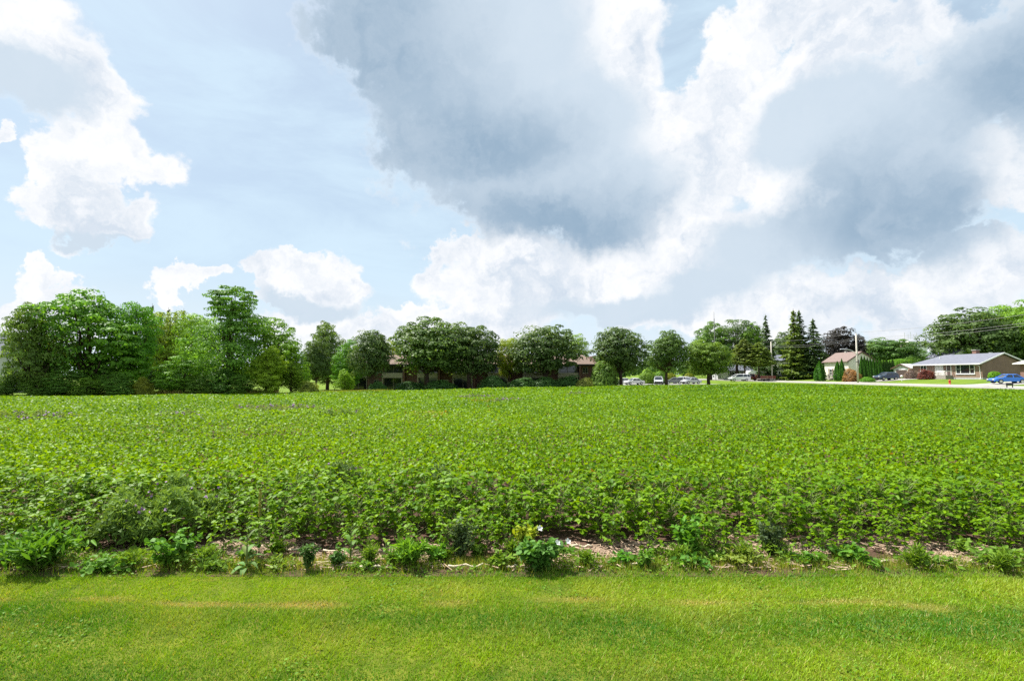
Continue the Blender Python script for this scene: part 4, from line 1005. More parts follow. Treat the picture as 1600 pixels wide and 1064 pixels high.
plant('cedar0', 1281, 8, 565, 124, CEDG, 'conical cedar at the far corner of the cream house', 'cedar_tree', group='cedars by the cream house')
plant('cedar1', 1309, 5.5, 565, 120, CEDG, 'dark cedar by the front door of the cream house', 'cedar_tree', group='cedars by the cream house')
plant('cedar0', 1316, 4.5, 561, 119, CEDG, 'slim pointed cedar joined to the front door cedar', 'cedar_tree', group='cedars by the cream house')
for i in range(7): plant('cedar%d' % (i % 2), 1347 + i * 4.6, 4.2, 556 + i * .8 + random.uniform(-1, 1.5), 114 - i * .3, (.028, .085, .014), 'tall cedar in the clipped row beside the cream house', 'hedge_cedar', group='cedar hedge beside the cream house')
for i in range(5): plant('cedar%d' % (i % 2), 1377 + i * 4.6, 4.2, 561 + random.uniform(-1, 4), 124, (.024, .06, .016), 'dark cedar in the row behind the slate blue SUV', 'hedge_cedar', group='dark cedars behind the driveway')
plant('shrub1', 1331, 12, 576, 113, PINK, 'brownish pink smoke bush in front of the cream house', 'smoke_bush', 'shrub')
plant('shrub0', 1355, 10, 589, 108, (.07, .17, .02), 'low green shrub at the foot of the cedar row', 'low_shrub', 'shrub')
plant('maple3', 1393, 38, 528, 172, (.050, .105, .035), 'wide rounded green tree behind the garage', group=BK)
plant('open1', 1362, 24, 534, 178, (.12, .15, .05), 'pale yellowish tree between the copper beech and rounded tree', group=BK)
plant('broad2', 1442, 22, 547, 170, (.06, .13, .025), 'smaller green tree below the distant white block', group=BK)
plant('broad0', 1400, 34, 561, 142, (.075, .17, .02), 'bright green hedge like tree over the garage roof', group=BK)
plant('broad1', 1425, 22, 558, 145, (.05, .11, .02), 'dark leafy tree over the bungalow hip roof', group=BK)
plant('maple0', 1520, 58, 484, 135, DKMAPLE, 'huge dark maple looming over the brick bungalow', 'maple_tree', group=BK, spin=5)
plant('maple2', 1482, 22, 522, 150, DKMAPLE, 'dark lower tree at the shoulder of the huge maple', group=BK)
plant('open0', 1580, 42, 478, 140, (.085, .17, .022), 'light green tree beside the huge dark maple', group=BK)
plant('open1', 1628, 46, 468, 128, (.075, .15, .022), 'light green tree rising over the red brick house', group=BK)
plant('broad2', 1600, 50, 530, 132, (.045, .095, .022), 'dark green tree close behind the brick bungalow gable', group=BK)
plant('shrub1', 1447, 11, 577, 104, REDM, 'low red leaved maple shrub before the brick bungalow', 'red_maple_shrub', 'shrub')
plant('shrub0', 1424, 8, 576, 109, (.13, .10, .13), 'dusky purple flowering shrub at the bungalow corner', 'flowering_shrub', 'shrub')
plant('globe0', 1554, 8, 580.5, 93, (.085, .19, .016), 'round green shrub behind the blue sedan', 'round_shrub', 'shrub')
# far woods closing the horizon
def far_wood(name, pts, hmin, hmax, seed, colr):
    r = np.random.default_rng(seed); P_, N_, S_, V_ = [], [], [], []
    for (x, y, n, sp) in pts:
        for k in range(n):
            cx, cy = x + r.normal(0, sp), y + r.normal(0, sp * .3); h = r.uniform(hmin, hmax); w = h * r.uniform(.35, .5)
            m = 120; d = unit(r.normal(size=(m, 3))); d[:, 2] = np.abs(d[:, 2]) * 1.0
            q = d * (w * r.uniform(.7, 1.05, m))[:, None]; q[:, 2] = h * .25 + d[:, 2] * h * .75 * r.uniform(.6, 1, m)
            P_.append(q + np.array([cx, cy, gzf(cx, cy)])); N_.append(d + r.normal(0, .4, d.shape)); S_.append(r.uniform(.7, 1.3, m)); V_.append(np.clip(r.normal(.5, .2, m) + r.normal(0, .12), 0, 1))
    v, p = leaf_quads(np.concatenate(P_), np.concatenate(N_), np.concatenate(S_), np.concatenate(S_) * .7, r)
    o = link(name, np_mesh(name, v, p, M_TREELEAF, np.concatenate(V_))); o.color = (*colr, 1)
    tag(o, 'distant mass of trees closing the horizon', 'woods', kind='stuff')
far_wood('far_woods', [(-300, 210, 30, 70), (-150, 190, 40, 50), (-40, 190, 34, 40), (60, 215, 40, 50), (160, 230, 46, 60), (300, 320, 60, 80), (260, 200, 34, 50)], 5, 10, 5, (.05, .10, .03))

# ------------------------------------------------------------------ soybean field
def fbm2(x, y, seed, s, n=6):
    r = np.random.default_rng(seed); o = np.zeros_like(x)
    for i in range(n):
        a = r.uniform(0, 6.283); k = (1.0 / s) * r.uniform(.5, 2.6)
        o += np.sin((x * math.cos(a) + y * math.sin(a)) * k + r.uniform(0, 6.28)) * np.sin((-x * math.sin(a) + y * math.cos(a)) * k * .8 + r.uniform(0, 6.28))
    return o / n * 1.6
ROW = .40
def canopy(x, y):
    """height of the leaf canopy above the soil; rows run across the view, with lower spots"""
    row = .5 + .5 * np.cos((y + .07 * np.sin(x * .9)) / ROW * 2 * math.pi)
    near = 1 - sst(12, 30, y)
    h = .58 + .09 * fbm2(x, y, 3, 1.3) + .07 * fbm2(x, y, 4, .35) + .05 * fbm2(x, y, 5, 6)
    h = h - (1 - row) * (.06 + .13 * near) - .45 * np.clip(fbm2(x * .45, y, 9, 1.1) - .42, 0, 1)
    return h
NOBEANS = [(at(262, 830, 6.45).x, 6.5, .62, .55), (at(200, 850, 6.1).x, 6.0, .4, .3)]
def soy_stuff(name, y0, y1, dens, lx, wx, folded, seed, bins=14, xlim=1.13, label=None):
    r = np.random.default_rng(seed); PX, PY = [], []
    ys = np.linspace(y0, y1, bins + 1)
    for a, b in zip(ys[:-1], ys[1:]):
        w = b * xlim + 2.5; m = int((b - a) * 2 * w * dens(a))
        PX.append(r.uniform(-w, w, m)); PY.append(r.uniform(a, b, m))
    x = np.concatenate(PX); y = np.concatenate(PY)
    k = in_poly(x, y); x, y = x[k], y[k]; n = len(x)
    h = canopy(x, y); t = r.uniform(0, 1, n) ** .40
    z = gz(x, y) + np.maximum(.06, h * (.30 + .72 * t)) + r.normal(0, .02, n)
    pos = np.stack([x, y, z], 1)
    head = unit(np.concatenate([r.normal(size=(n, 2)), r.normal(-.15, .45, (n, 1))], 1))
    nrm = np.concatenate([r.normal(0, .70, (n, 2)), np.ones((n, 1))], 1)
    for cx, cy, ax, ay in NOBEANS:
        q_ = np.hypot((x - cx) / ax, (y - cy) / ay) > 1; x, y, h, t, z, pos, head, nrm = x[q_], y[q_], h[q_], t[q_], z[q_], pos[q_], head[q_], nrm[q_]
    n = len(x)
    var = np.clip(.50 - .10 * sst(-5, 35, x) + .16 * fbm2(x, y, 6, 2.5) + .10 * fbm2(x, y, 8, 14) + r.normal(0, .22, n), 0, 1)  # patchy leaf tone, plus shade on the field's right put into the colour
    dry = np.where(r.uniform(size=n) < .006, r.uniform(.4, 1, n), 0)
    for bx, by, br in ((at(665, 657, 21).x, 21.0, .55), (at(960, 775, 7.6).x, 7.7, .30), (at(745, 630, 34).x, 34, .7)):
        dry = np.maximum(dry, np.where(np.hypot((x - bx) * .6, y - by) < br, r.uniform(0, .9, n), 0))
    L_ = lx(y) * r.uniform(.7, 1.25, n); W_ = L_ * wx
    if folded:
        v, p = leaf_folded(pos, head, nrm, L_, W_, r.uniform(.05, .45, n), r.uniform(-.1, .45, n)); var = np.repeat(var, 2); dry = np.repeat(dry, 2)
    else:
        v, p = leaf_quads(pos, nrm, L_ * .55, W_ * 1.0, r, head)
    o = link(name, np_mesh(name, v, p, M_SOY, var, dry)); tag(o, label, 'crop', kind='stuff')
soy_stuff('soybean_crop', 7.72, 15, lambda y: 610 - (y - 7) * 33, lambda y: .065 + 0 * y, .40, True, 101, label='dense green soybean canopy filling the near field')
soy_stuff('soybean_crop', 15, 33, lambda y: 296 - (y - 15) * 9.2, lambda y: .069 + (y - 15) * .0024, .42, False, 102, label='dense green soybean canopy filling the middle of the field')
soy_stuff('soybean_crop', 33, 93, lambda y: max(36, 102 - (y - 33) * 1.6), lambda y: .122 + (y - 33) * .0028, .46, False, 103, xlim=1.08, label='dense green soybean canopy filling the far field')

def soy_proto(seed):
    r = np.random.default_rng(seed); mb = MB(); h = .58 * r.uniform(.9, 1.1)
    mb.tube([(0, 0, -.03), (r.normal(0, .012), r.normal(0, .012), h * .5), (r.normal(0, .02), r.normal(0, .02), h * .95)], [.006, .005, .003], 5, False)
    B, Hd, Nn, Ls, var = [], [], [], [], []
    n = 40
    for i in range(n):
        z = h * (.09 + .84 * (i / n) ** .85); a = i * 2.4 + r.normal(0, .4); rl = r.uniform(.08, .19) * (1.15 - .45 * i / n)
        e = np.array([math.cos(a) * rl, math.sin(a) * rl, min(h * 1.06, z + r.uniform(.03, .12))])
        mb.tube([(0, 0, z * .92), tuple(e)], [.003, .002], 3, False)
        tn = r.normal(0, .12); L_ = r.uniform(.052, .080)
        for da in (-1.15, 0, 1.15):
            b = a + da + r.normal(0, .15); hd = np.array([math.cos(b), math.sin(b), r.normal(-.1, .3)])
            B.append(e); Hd.append(hd); Nn.append([r.normal(0, .35), r.normal(0, .35), 1]); Ls.append(L_ * r.uniform(.85, 1.1)); var.append(np.clip(.48 + tn + r.normal(0, .14), 0, 1))
    B = np.array(B); m = len(B); Ls = np.array(Ls)
    v, p = leaf_folded(B, np.array(Hd), np.array(Nn), Ls, Ls * .40, r.uniform(.05, .5, m), r.uniform(-.1, .4, m))
    return np_mesh('soy_foliage', v, p, M_SOY, np.repeat(np.array(var), 2), np.zeros(2 * m)), mb.mesh('soy_stem', M_STEM)
SOY = [soy_proto(200 + i) for i in range(6)]
cnt = 0
for rw in range(4):
    yrow = 5.90 + rw * .43
    for k in range(76):
        x = -8.6 + k * .225 + random.uniform(-.06, .06)
        if cnt >= 300: break
        y = yrow + random.uniform(-.09, .09) + (.12 * math.sin(x * 1.3 + 1) + .08 * math.sin(x * 3.1)) * (1 - rw * .3)
        if any(math.hypot((x - cx) / ax, (y - cy) / ay) < 1 for cx, cy, ax, ay in NOBEANS): continue
        if rw == 0 and (-3.5 < x < -1.2 and random.random() < .75 or .3 < x < .95 and random.random() < .6 or 2.4 < x < 3.6 and random.random() < .5 or random.random() < .16): continue
        if rw == 1 and random.random() < .05: continue
        f, s_ = SOY[random.randrange(6)]
        o = empty('soybean_plant', (x, y, gzf(x, y) + .01), random.uniform(0, 6.28))
        k_ = random.uniform(.8, 1.12) * (.66, .82, .95, 1.0)[rw]; o.scale = (k_ * 1.2, k_ * 1.2, k_)
        tag(o, 'leafy green soybean plant in the rows at the near edge of the field', 'plant', 'soybean plants of the front rows')
        link('stem', s_, o); link('foliage', f, o); cnt += 1

# weed patches that stick out of the crop
def patch(px, py, Y, rx, ry, n, hmax, colr, label, flowers=0, leaf=.05, name='thistle_patch'):
    r = np.random.default_rng(int(px * 7 + py)); c = at(px, py, Y)
    a = r.uniform(0, 6.283, n); q = np.sqrt(r.uniform(0, 1, n))
    x = c.x + np.cos(a) * q * rx; y = Y + np.sin(a) * q * ry
    hh = hmax * (1 - .30 * q ** 4) * np.clip(.80 + .30 * fbm2(x, y, 77, .16) + .15 * np.sin(x * 9 + y * 7), .35, 1.1)
    z = gz(x, y) + hh * r.uniform(.25, 1, n) ** .5
    hd = np.stack([r.normal(0, .7, n), r.normal(0, .7, n), r.uniform(.2, 1.3, n)], 1); nr = r.normal(size=(n, 3)) + np.array([0, 0, .4])
    s = leaf * r.uniform(.6, 1.3, n)
    v, p = leaf_quads(np.stack([x, y, z], 1), nr, s, s * .30, r, hd)
    o = link(name, np_mesh(name, v, p, M_WEED, np.clip(r.normal(.5, .22, n), 0, 1))); o.color = (*colr, 1)
    tag(o, label, 'weeds', kind='stuff')
    if flowers:
        m = flowers; a = r.uniform(0, 6.283, m); q = np.sqrt(r.uniform(0, 1, m)); x = c.x + np.cos(a) * q * rx; y = Y + np.sin(a) * q * ry
        z = gz(x, y) + hmax * (1 - .30 * q ** 4) * r.uniform(.82, .98, m)
        P0 = np.repeat(np.stack([x, y, z], 1), 5, 0); nn = r.normal(size=(m * 5, 3)) + np.array([0, 0, .8])
        v, p = leaf_quads(P0 + r.normal(0, leaf * .16, P0.shape), nn, leaf * .42, leaf * .30, r)
        link('flower_heads', np_mesh('flower_heads', v, p, M_PETALP), o)['kind'] = 'stuff'
patch(262, 830, 6.45, .66, .58, 8000, .68, (.11, .185, .045), 'feathery grey green thistle bed with purple heads at the field edge', 16, .042)
patch(200, 850, 6.05, .42, .30, 2600, .48, (.075, .13, .030), 'darker thistle growth at the foot of the feathery thistle bed', 4, .045)
patch(30, 668, 19, 2.2, .9, 2600, .72, (.12, .17, .06), 'pale thistle patch at the far left of the crop', 50, .09)
patch(430, 652, 24, 2.6, .9, 2600, .74, (.13, .17, .075), 'wide pale thistle patch in the middle of the field', 60, .09)
patch(280, 672, 19.5, 1.0, .4, 900, .70, (.11, .15, .07), 'small pale thistle patch between the two wide ones', 20, .08)
patch(745, 622, 46, 2.0, 1.2, 1100, .78, (.13, .17, .09), 'greyish weed patch far off towards the maples', 24, .13)
patch(800, 634, 34, 1.6, .8, 900, .72, (.13, .17, .09), 'greyish weed patch nearer than the far one', 24, .11)
patch(905, 618, 52, 1.8, 1.0, 700, .78, (.13, .17, .09), 'greyish weed patch facing the apartment end', 10, .14)
patch(535, 660, 20.5, 1.0, .5, 900, .74, (.10, .16, .05), 'leafy weed patch beside the wide thistle patch', 8, .08)
patch(520, 780, 8.1, .5, .3, 1600, .68, (.085, .14, .05), 'dull green weed patch among the near beans', 6, .045)
patch(690, 790, 7.9, .35, .25, 900, .64, (.085, .14, .05), 'small dull green weed patch among the near beans', 3, .045)

# ------------------------------------------------------------------ weeds at the edge of the lawn
def bushy(name, label, px, py, h, w, n, leaf, asp, colr, up=.6, flowers=None, stems=7, cat='weed', base=.1):
    p0 = on_ground(px, py); r = np.random.default_rng(int(px) * 13 + int(py))
    o = empty(name, (p0.x, p0.y, gzf(p0.x, p0.y) + .01)); tag(o, label, cat, 'weeds between lawn and crop')
    mb = MB(); tips = []
    for i in range(stems):
        a = r.uniform(0, 6.283); rr = w * math.sqrt(r.uniform(0, 1)); e = np.array([math.cos(a) * rr, math.sin(a) * rr * .8, h * r.uniform(.6, 1.0) * (1 - .35 * (rr / w) ** 2)])
        mb.tube([(e[0] * .12, e[1] * .12, -.02), (e[0] * .6, e[1] * .6, e[2] * .5), tuple(e)], [.006, .005, .002], 4, False); tips.append(e)
    tips = np.array(tips); idx = r.integers(0, stems, n); t = r.uniform(base, 1, n)[:, None] ** .8
    e = tips[idx]; pos = e * np.concatenate([t * .3 + t ** 2 * .7, t * .3 + t ** 2 * .7, t], 1) + r.normal(0, w * .10, (n, 3)) * np.array([1, 1, .6])
    pos[:, 2] = np.maximum(pos[:, 2], .015)
    hd = np.stack([r.normal(0, 1, n), r.normal(0, 1, n), r.normal(up, .5, n)], 1); nr = np.stack([r.normal(0, .6, n), r.normal(0, .6, n), np.ones(n)], 1)
    s = leaf * r.uniform(.6, 1.3, n)
    v, p = leaf_folded(pos, hd, nr, s, s * asp, r.uniform(0, .4, n), r.uniform(-.1, .4, n))
    mb.build('stem', M_STEM, o)
    f = link('foliage', np_mesh('foliage', v, p, M_WEED, np.repeat(np.clip(r.normal(.5, .22, n), 0, 1), 2)), o); f.color = (*colr, 1)
    if flowers:
        m_, pts, rad = flowers
        for q in pts:
            v, p = [], []
            fl = MB()
            for k in range(5):
                a = k * 1.2566; fl.add([(0, 0, 0), (math.cos(a - .5) * rad, math.sin(a - .5) * rad, rad * .5), (math.cos(a) * rad * 1.3, math.sin(a) * rad * 1.3, rad * .6), (math.cos(a + .5) * rad, math.sin(a + .5) * rad, rad * .5)], [(0, 1, 2, 3)])
            fo = fl.build('flower', m_, o); fo.location = q; fo.rotation_euler = (R(50), 0, r.uniform(0, 1))
    return o
def big_leaf_plant(name, label, px, py, leaves, colr, spike=None):
    """each broad leaf is a part: (azimuth, rise, length, width, stem height)"""
    p0 = on_ground(px, py); o = empty(name, (p0.x, p0.y, gzf(p0.x, p0.y) + .01)); tag(o, label, 'weed', 'weeds between lawn and crop')
    top = max(l[4] for l in leaves); sh = (spike or top)
    MB().tube([(0, 0, -.02), (.006, 0, sh * .5), (0, .01, sh)], [.011, .009, .005], 6).build('stem', M_STEM, o)
    for i, (az, rise, ln, wd, z) in enumerate(leaves):
        ln *= .72; wd *= .62; z *= .85
        vs, fs = [], []; ns = 6; d = Vector((math.cos(az), math.sin(az), 0)); sd_ = Vector((-math.sin(az), math.cos(az), 0))
        for k in range(ns + 1):
            t = k / ns; w = wd * math.sin(min(1, t * 1.0 + .06) * math.pi) ** .7 * (1 - .25 * t) if k < ns else .002
            q = d * (ln * t) + Vector((0, 0, z + rise * ln * t - .75 * ln * t * t))
            vs += [q + sd_ * w + Vector((0, 0, w * .35)), q, q - sd_ * w + Vector((0, 0, w * .35))]
            if k: b = 3 * (k - 1); fs += [(b, b + 1, b + 4, b + 3), (b + 1, b + 2, b + 5, b + 4)]
        lo = MB().add(vs, fs).build('leaf', M_WEED, o, True); lo.color = (*[c * random.uniform(.85, 1.2) for c in colr], 1)
        at_ = lo.data.attributes.new('var', 'FLOAT', 'FACE'); at_.data.foreach_set('value', np.full(len(fs), random.uniform(.3, .7), np.float32))
    if spike:
        r = np.random.default_rng(5); n = 260; z = r.uniform(top * .95, spike, n); a = r.uniform(0, 6.28, n); d = np.stack([np.cos(a), np.sin(a), r.uniform(.2, .9, n)], 1)
        pos = np.stack([np.cos(a) * .006, np.sin(a) * .006, z], 1); v, p = leaf_quads(pos + d * .006, r.normal(size=(n, 3)), .012, .005, r, d)
        link('flower_spike', np_mesh('flower_spike', v, p, M_PETALY), o)
    return o
PALE = (.10, .17, .055)
big_leaf_plant('mullein', 'pale mullein with broad woolly leaves at the lawn edge', 384, 893,
    [(2.9, .5, .26, .055, .06), (-2.3, .35, .24, .06, .05), (-.4, .6, .24, .05, .08), (.5, .8, .26, .05, .12), (2.2, 1.0, .24, .05, .18), (-1.4, .3, .22, .055, .04), (1.4, 1.0, .22, .045, .2), (3.4, 1.2, .2, .04, .28), (-.2, 1.3, .2, .04, .3), (1.0, 1.5, .16, .03, .36), (-2.0, 1.2, .18, .04, .3)], PALE)
big_leaf_plant('mullein', 'tall thin mullein with a yellowish flower spike among the beans', 404, 856,
    [(2.6, .9, .16, .03, .14), (-.6, .9, .16, .03, .2), (1.0, 1.0, .15, .03, .26), (-2.0, 1.0, .14, .028, .30), (3.6, 1.1, .12, .025, .36)], (.12, .19, .04), spike=.66)
big_leaf_plant('milkweed', 'upright milkweed with broad pale leaves before the beans', 547, 880,
    [(2.8, 1.0, .19, .05, .10), (-.3, 1.0, .19, .05, .13), (1.3, 1.1, .18, .045, .17), (-1.8, .9, .18, .05, .15), (2.4, 1.3, .17, .045, .23), (-.7, 1.3, .17, .04, .26), (.9, 1.5, .14, .035, .30), (-2.4, 1.4, .14, .035, .31), (.2, .4, .16, .04, .05), (-2.9, .4, .17, .04, .05)], (.085, .17, .035))
big_leaf_plant('milkweed', 'small broad leaved weed beside the upright milkweed', 603, 872,
    [(2.8, .9, .13, .035, .08), (-.3, .9, .14, .035, .10), (1.3, 1.0, .13, .035, .13), (-1.6, .8, .13, .035, .1), (2.3, 1.3, .11, .03, .17), (-.9, 1.3, .11, .03, .19)], (.12, .22, .05))
big_leaf_plant('plantain', 'flat dark plantain rosette on the bare straw', 930, 872,
    [(k * .9, .35, .13, .04, .02) for k in range(7)], (.05, .13, .02))
bushy('vine_weed', 'broad leaved vine sprawling before the thistle bed', 268, 886, .42, .26, 360, .062, .42, (.075, .18, .022), .1)
bushy('leafy_weed', 'lush grassy weed clump at the left end of the lawn edge', 62, 890, .40, .42, 900, .12, .12, (.075, .17, .02), .9, stems=16)
bushy('leafy_weed', 'dark leafy weed beside the lush grassy clump', 8, 884, .38, .32, 560, .055, .34, (.065, .15, .025), .2, stems=14)
bushy('low_weed', 'low spreading weeds before the dark thistle growth', 165, 893, .13, .42, 420, .055, .36, (.075, .17, .022), .1, stems=18)
bushy('tall_weed', 'slim dark upright weed on the lawn edge by the long pale stalk', 482, 893, .34, .085, 260, .045, .28, (.055, .115, .03), .5, stems=5)
bushy('grassy_weed', 'bright green grassy tuft left of the grey bushy weed', 640, 887, .30, .20, 620, .11, .09, (.10, .21, .025), 1.1, stems=14)
bushy('grassy_weed', 'short bright grassy tuft beside the grey bushy weed', 683, 882, .22, .14, 300, .08, .12, (.085, .20, .025), .9, stems=10)
bushy('lambsquarters', 'grey green bushy weed as tall as the beans', 716, 876, .47, .19, 1100, .042, .30, (.075, .115, .055), .5, stems=14)
bushy('flowering_weed', 'round leafy bush with white flowers at the lawn edge', 846, 892, .36, .27, 820, .062, .40, (.065, .155, .03), .2, (M_PETALW, [(.15, -.12, .31), (.26, -.08, .31), (-.02, -.02, .42)], .026), stems=16)
bushy('yellow_weed', 'yellow green weed rising behind the white flowered bush', 826, 866, .44, .15, 240, .065, .30, (.20, .25, .02), .5, stems=8)
bushy('low_weed', 'low bright weed on the bare straw right of the white flowers', 975, 884, .12, .17, 260, .055, .30, (.065, .18, .022), .4, stems=12)
bushy('low_weed', 'low weeds left of the white flowered bush', 780, 886, .16, .20, 240, .055, .34, (.11, .19, .025), .3, stems=12)
bushy('low_weed', 'low leafy weed below the leaning bean plants', 1075, 884, .13, .24, 300, .055, .34, (.06, .155, .025), .2, stems=14)
bushy('leaning_weed', 'broad leaved plant pushed out of the bean row', 1082, 872, .46, .20, 420, .06, .40, (.075, .185, .022), .2, stems=10)
bushy('yellowish_weed', 'yellowish weed tangle left of the dark bushy weed', 1155, 882, .22, .26, 420, .055, .26, (.14, .19, .035), .4, stems=14)
bushy('dark_weed', 'dark grey bushy weed standing before the right hand beans', 1207, 871, .46, .17, 900, .042, .26, (.050, .080, .040), .4, stems=13)
bushy('low_weed', 'low weed by the foot of the dark bushy weed', 1262, 882, .13, .22, 280, .055, .30, (.07, .165, .022), .4, stems=12)
bushy('low_weed', 'low weed beside the crossed pale stalks', 1322, 878, .20, .24, 320, .065, .34, (.07, .17, .025), .3, stems=12)
bushy('low_weed', 'low weeds under the last beans on the right', 1440, 884, .14, .30, 320, .055, .30, (.085, .165, .025), .3, stems=14)
bushy('low_weed', 'low weeds at the far right end of the lawn edge', 1560, 886, .18, .34, 420, .06, .28, (.09, .17, .025), .4, stems=16)
bushy('low_weed', 'low weeds between the milkweed and the grassy tuft', 575, 890, .10, .2, 200, .045, .34, (.10, .19, .03), .3, stems=10)
bushy('low_weed', 'low weeds left of the slim dark weed', 430, 889, .10, .26, 260, .05, .22, (.12, .19, .03), .6, stems=12)
bushy('low_weed', 'low weeds to the left of the mullein', 330, 893, .12, .24, 260, .05, .24, (.10, .18, .03), .6, stems=12)

# ------------------------------------------------------------------ straw and bleached stalks on the bare strip
def straw(n, seed):
    r = np.random.default_rng(seed)
    x = r.uniform(-9, 9.5, n); y = r.normal(5.78, .25, n)
    dn = np.clip(.40 + .7 * fbm2(x, y * 1.5, 21, .55), .03, 1); k = (r.uniform(size=n) < dn) & (y > 5.33) & (y < 6.9); x, y = x[k], y[k]; n = len(x)
    a = r.normal(0, .75, n) + (r.uniform(size=n) < .3) * 1.5; L_ = r.uniform(.02, .075, n) * np.where(r.uniform(size=n) < .12, 1.9, 1); w = r.uniform(.0022, .0055, n)
    d = np.stack([np.cos(a), np.sin(a), r.normal(0, .16, n)], 1); s = np.stack([-np.sin(a), np.cos(a), np.zeros(n)], 1)
    c = np.stack([x, y, gz(x, y) + .016 + r.uniform(0, .035, n)], 1); u = np.array([0, 0, 1.])
    e0, e1 = c - d * L_[:, None], c + d * L_[:, None]
    v = np.stack([e0 - s * w[:, None], e0 + s * w[:, None], e0 + u * w[:, None] * 1.4, e1 - s * w[:, None], e1 + s * w[:, None], e1 + u * w[:, None] * 1.4], 1).reshape(-1, 3)
    i = np.arange(n)[:, None] * 6
    p = np.concatenate([i + np.array([[0, 3, 5, 2]]), i + np.array([[1, 2, 5, 4]])], 1).reshape(-1, 4)
    o = link('straw_litter', np_mesh('straw_litter', v, p, M_STRAW)); tag(o, 'dry straw litter scattered on the bare soil strip', 'straw', kind='stuff')
straw(20000, 31)
STK = [(494, 884, 553, 888, 'long bleached stalk lying behind the slim dark weed'), (405, 859, 470, 866, 'grey stalk lying under the beans beside the mullein'), (505, 866, 560, 868, 'thin bleached stalk before the milkweed'),
       (1412, 884, 1440, 874, 'short bleached stalk crossing its neighbour'), (1428, 882, 1441, 871, 'bleached stalk leaning across the short one'), (1342, 885, 1388, 884, 'flat bleached stalk left of the crossed stalks'),
       (1478, 884, 1496, 874, 'pale stalk tilted up near the last beans'), (1530, 886, 1556, 893, 'pale stalk pointing at the lawn'), (1512, 885, 1536, 876, 'pale broken stalk beyond the tilted one'), (1117, 884, 1135, 880, 'small bleached stalk by the yellowish weed'),
       (1237, 858, 1262, 853, 'bleached stalk lying beside the dark bushy weed'), (1240, 848, 1268, 842, 'bleached stalk under the right hand beans'), (890, 858, 925, 860, 'bleached stalk by the white flowered bush'), (960, 884, 1010, 889, 'bleached stalk on the straw below the low bright weed'),
       (1576, 882, 1590, 875, 'stub of a pale stalk at the far right'), (700, 891, 755, 890, 'thin grey stalk along the lawn edge'), (792, 893, 812, 890, 'short pale stalk left of the white flowered bush'), (560, 893, 606, 892, 'thin brown stalk along the lawn edge by the milkweed')]
for (xa, ya, xb, yb, lb) in STK:
    a = on_ground(xa, ya); b = on_ground(xb, yb); m = (a + b) / 2; d = (b - a) * .5; n = 6
    o = empty('dry_stalk', (m.x, m.y, gzf(m.x, m.y) + .024)); tag(o, lb, 'stalk', 'bleached stalks on the bare strip')
    pts = [(-d.x + d.x * 2 * i / n, -d.y + d.y * 2 * i / n, .022 + .014 * math.sin(i * 1.9 + xa) * (.4 + i / n)) for i in range(n + 1)]
    rd = random.uniform(.008, .013)
    sk = MB().tube(pts, [rd * (1.0 + .18 * (i % 2)) * (1 - .25 * i / n) for i in range(n + 1)], 6).build('stalk', M_STALK, o, True)
    k = pts[2]; MB().tube([k, (k[0] + .03, k[1] - .02, k[2] + .02), (k[0] + .07, k[1] - .015, k[2] - .01)], [rd * .5, rd * .4, .001], 4).build('leaf_sheath', M_STRAW, o)

# ------------------------------------------------------------------ mown lawn
def lawn(name, x0, x1, y0, y1, dens, hgt, seed, label):
    r = np.random.default_rng(seed); n = int((x1 - x0) * (y1 - y0) * dens)
    x = r.uniform(x0, x1, n); y = r.uniform(y0, y1, n)
    edge = 5.42 + .12 * np.sin(x * 1.7) + .08 * np.sin(x * 4.1 + 1) + .10 * fbm2(x, y, 61, .4) + r.normal(0, .05, n)
    k = y < edge; x, y = x[k], y[k]; n = len(x)
    stripe = .5 + .5 * np.sin((y + .10 * np.sin(x * .5)) * 2 * math.pi / 1.05 + 1.0)
    cl = fbm2(x, y * 1.4, 51, .9); cf = fbm2(x, y, 52, .22); cm = fbm2(x, y * 1.2, 53, .45)
    var = np.clip(.40 + .20 * sst(4.0, 4.9, y) + .34 * cl + .24 * cf + .2 * cm - .52 * (stripe - .5) + r.normal(0, .17, n), 0, 1)
    dead = np.clip(2.2 * (fbm2(x * .6, y * 2.4, 54, .30) * .6 + .62 * np.exp(-((y - 4.62 - .05 * np.sin(x)) / .11) ** 2) - .52), 0, 1)
    dry = np.clip(np.where(r.uniform(size=n) < .05, .7, 0) + dead * r.uniform(.2, 1.1, n) + .22 * np.clip(cm, 0, 1), 0, 1)
    h = hgt * r.uniform(.5, 1.25, n) * np.clip(1 + .5 * cf + .35 * cm + .25 * stripe, .35, 2) * (1 - .35 * dead)
    a = r.uniform(0, 6.283, n); w = r.uniform(.0022, .0045, n); lean = r.uniform(.2, 1.3, n)
    b = np.stack([x, y, gz(x, y) + .005], 1); s = np.stack([np.cos(a), np.sin(a), np.zeros(n)], 1)
    q = a + 1.57 + r.normal(0, .5, n); ld = np.stack([np.cos(q), np.sin(q), np.zeros(n)], 1)
    t = b + ld * (h * lean)[:, None] + np.array([0, 0, 1.]) * h[:, None]
    v = np.stack([b - s * w[:, None], b + s * w[:, None], t], 1).reshape(-1, 3)
    o = link(name, np_mesh(name, v, np.arange(3 * n).reshape(-1, 3), M_GRASS, var, dry)); tag(o, label, 'grass', kind='stuff')
lawn('mown_grass', -5.8, 5.8, 3.0, 5.75, 12300, .024, 301, 'short mown lawn grass in the foreground')
lawn('mown_grass', -9.5, -5.8, 3.0, 5.75, 4200, .030, 302, 'short mown lawn grass at the left of the foreground')
lawn('mown_grass', 5.8, 9.5, 3.0, 5.75, 4200, .030, 303, 'short mown lawn grass at the right of the foreground')
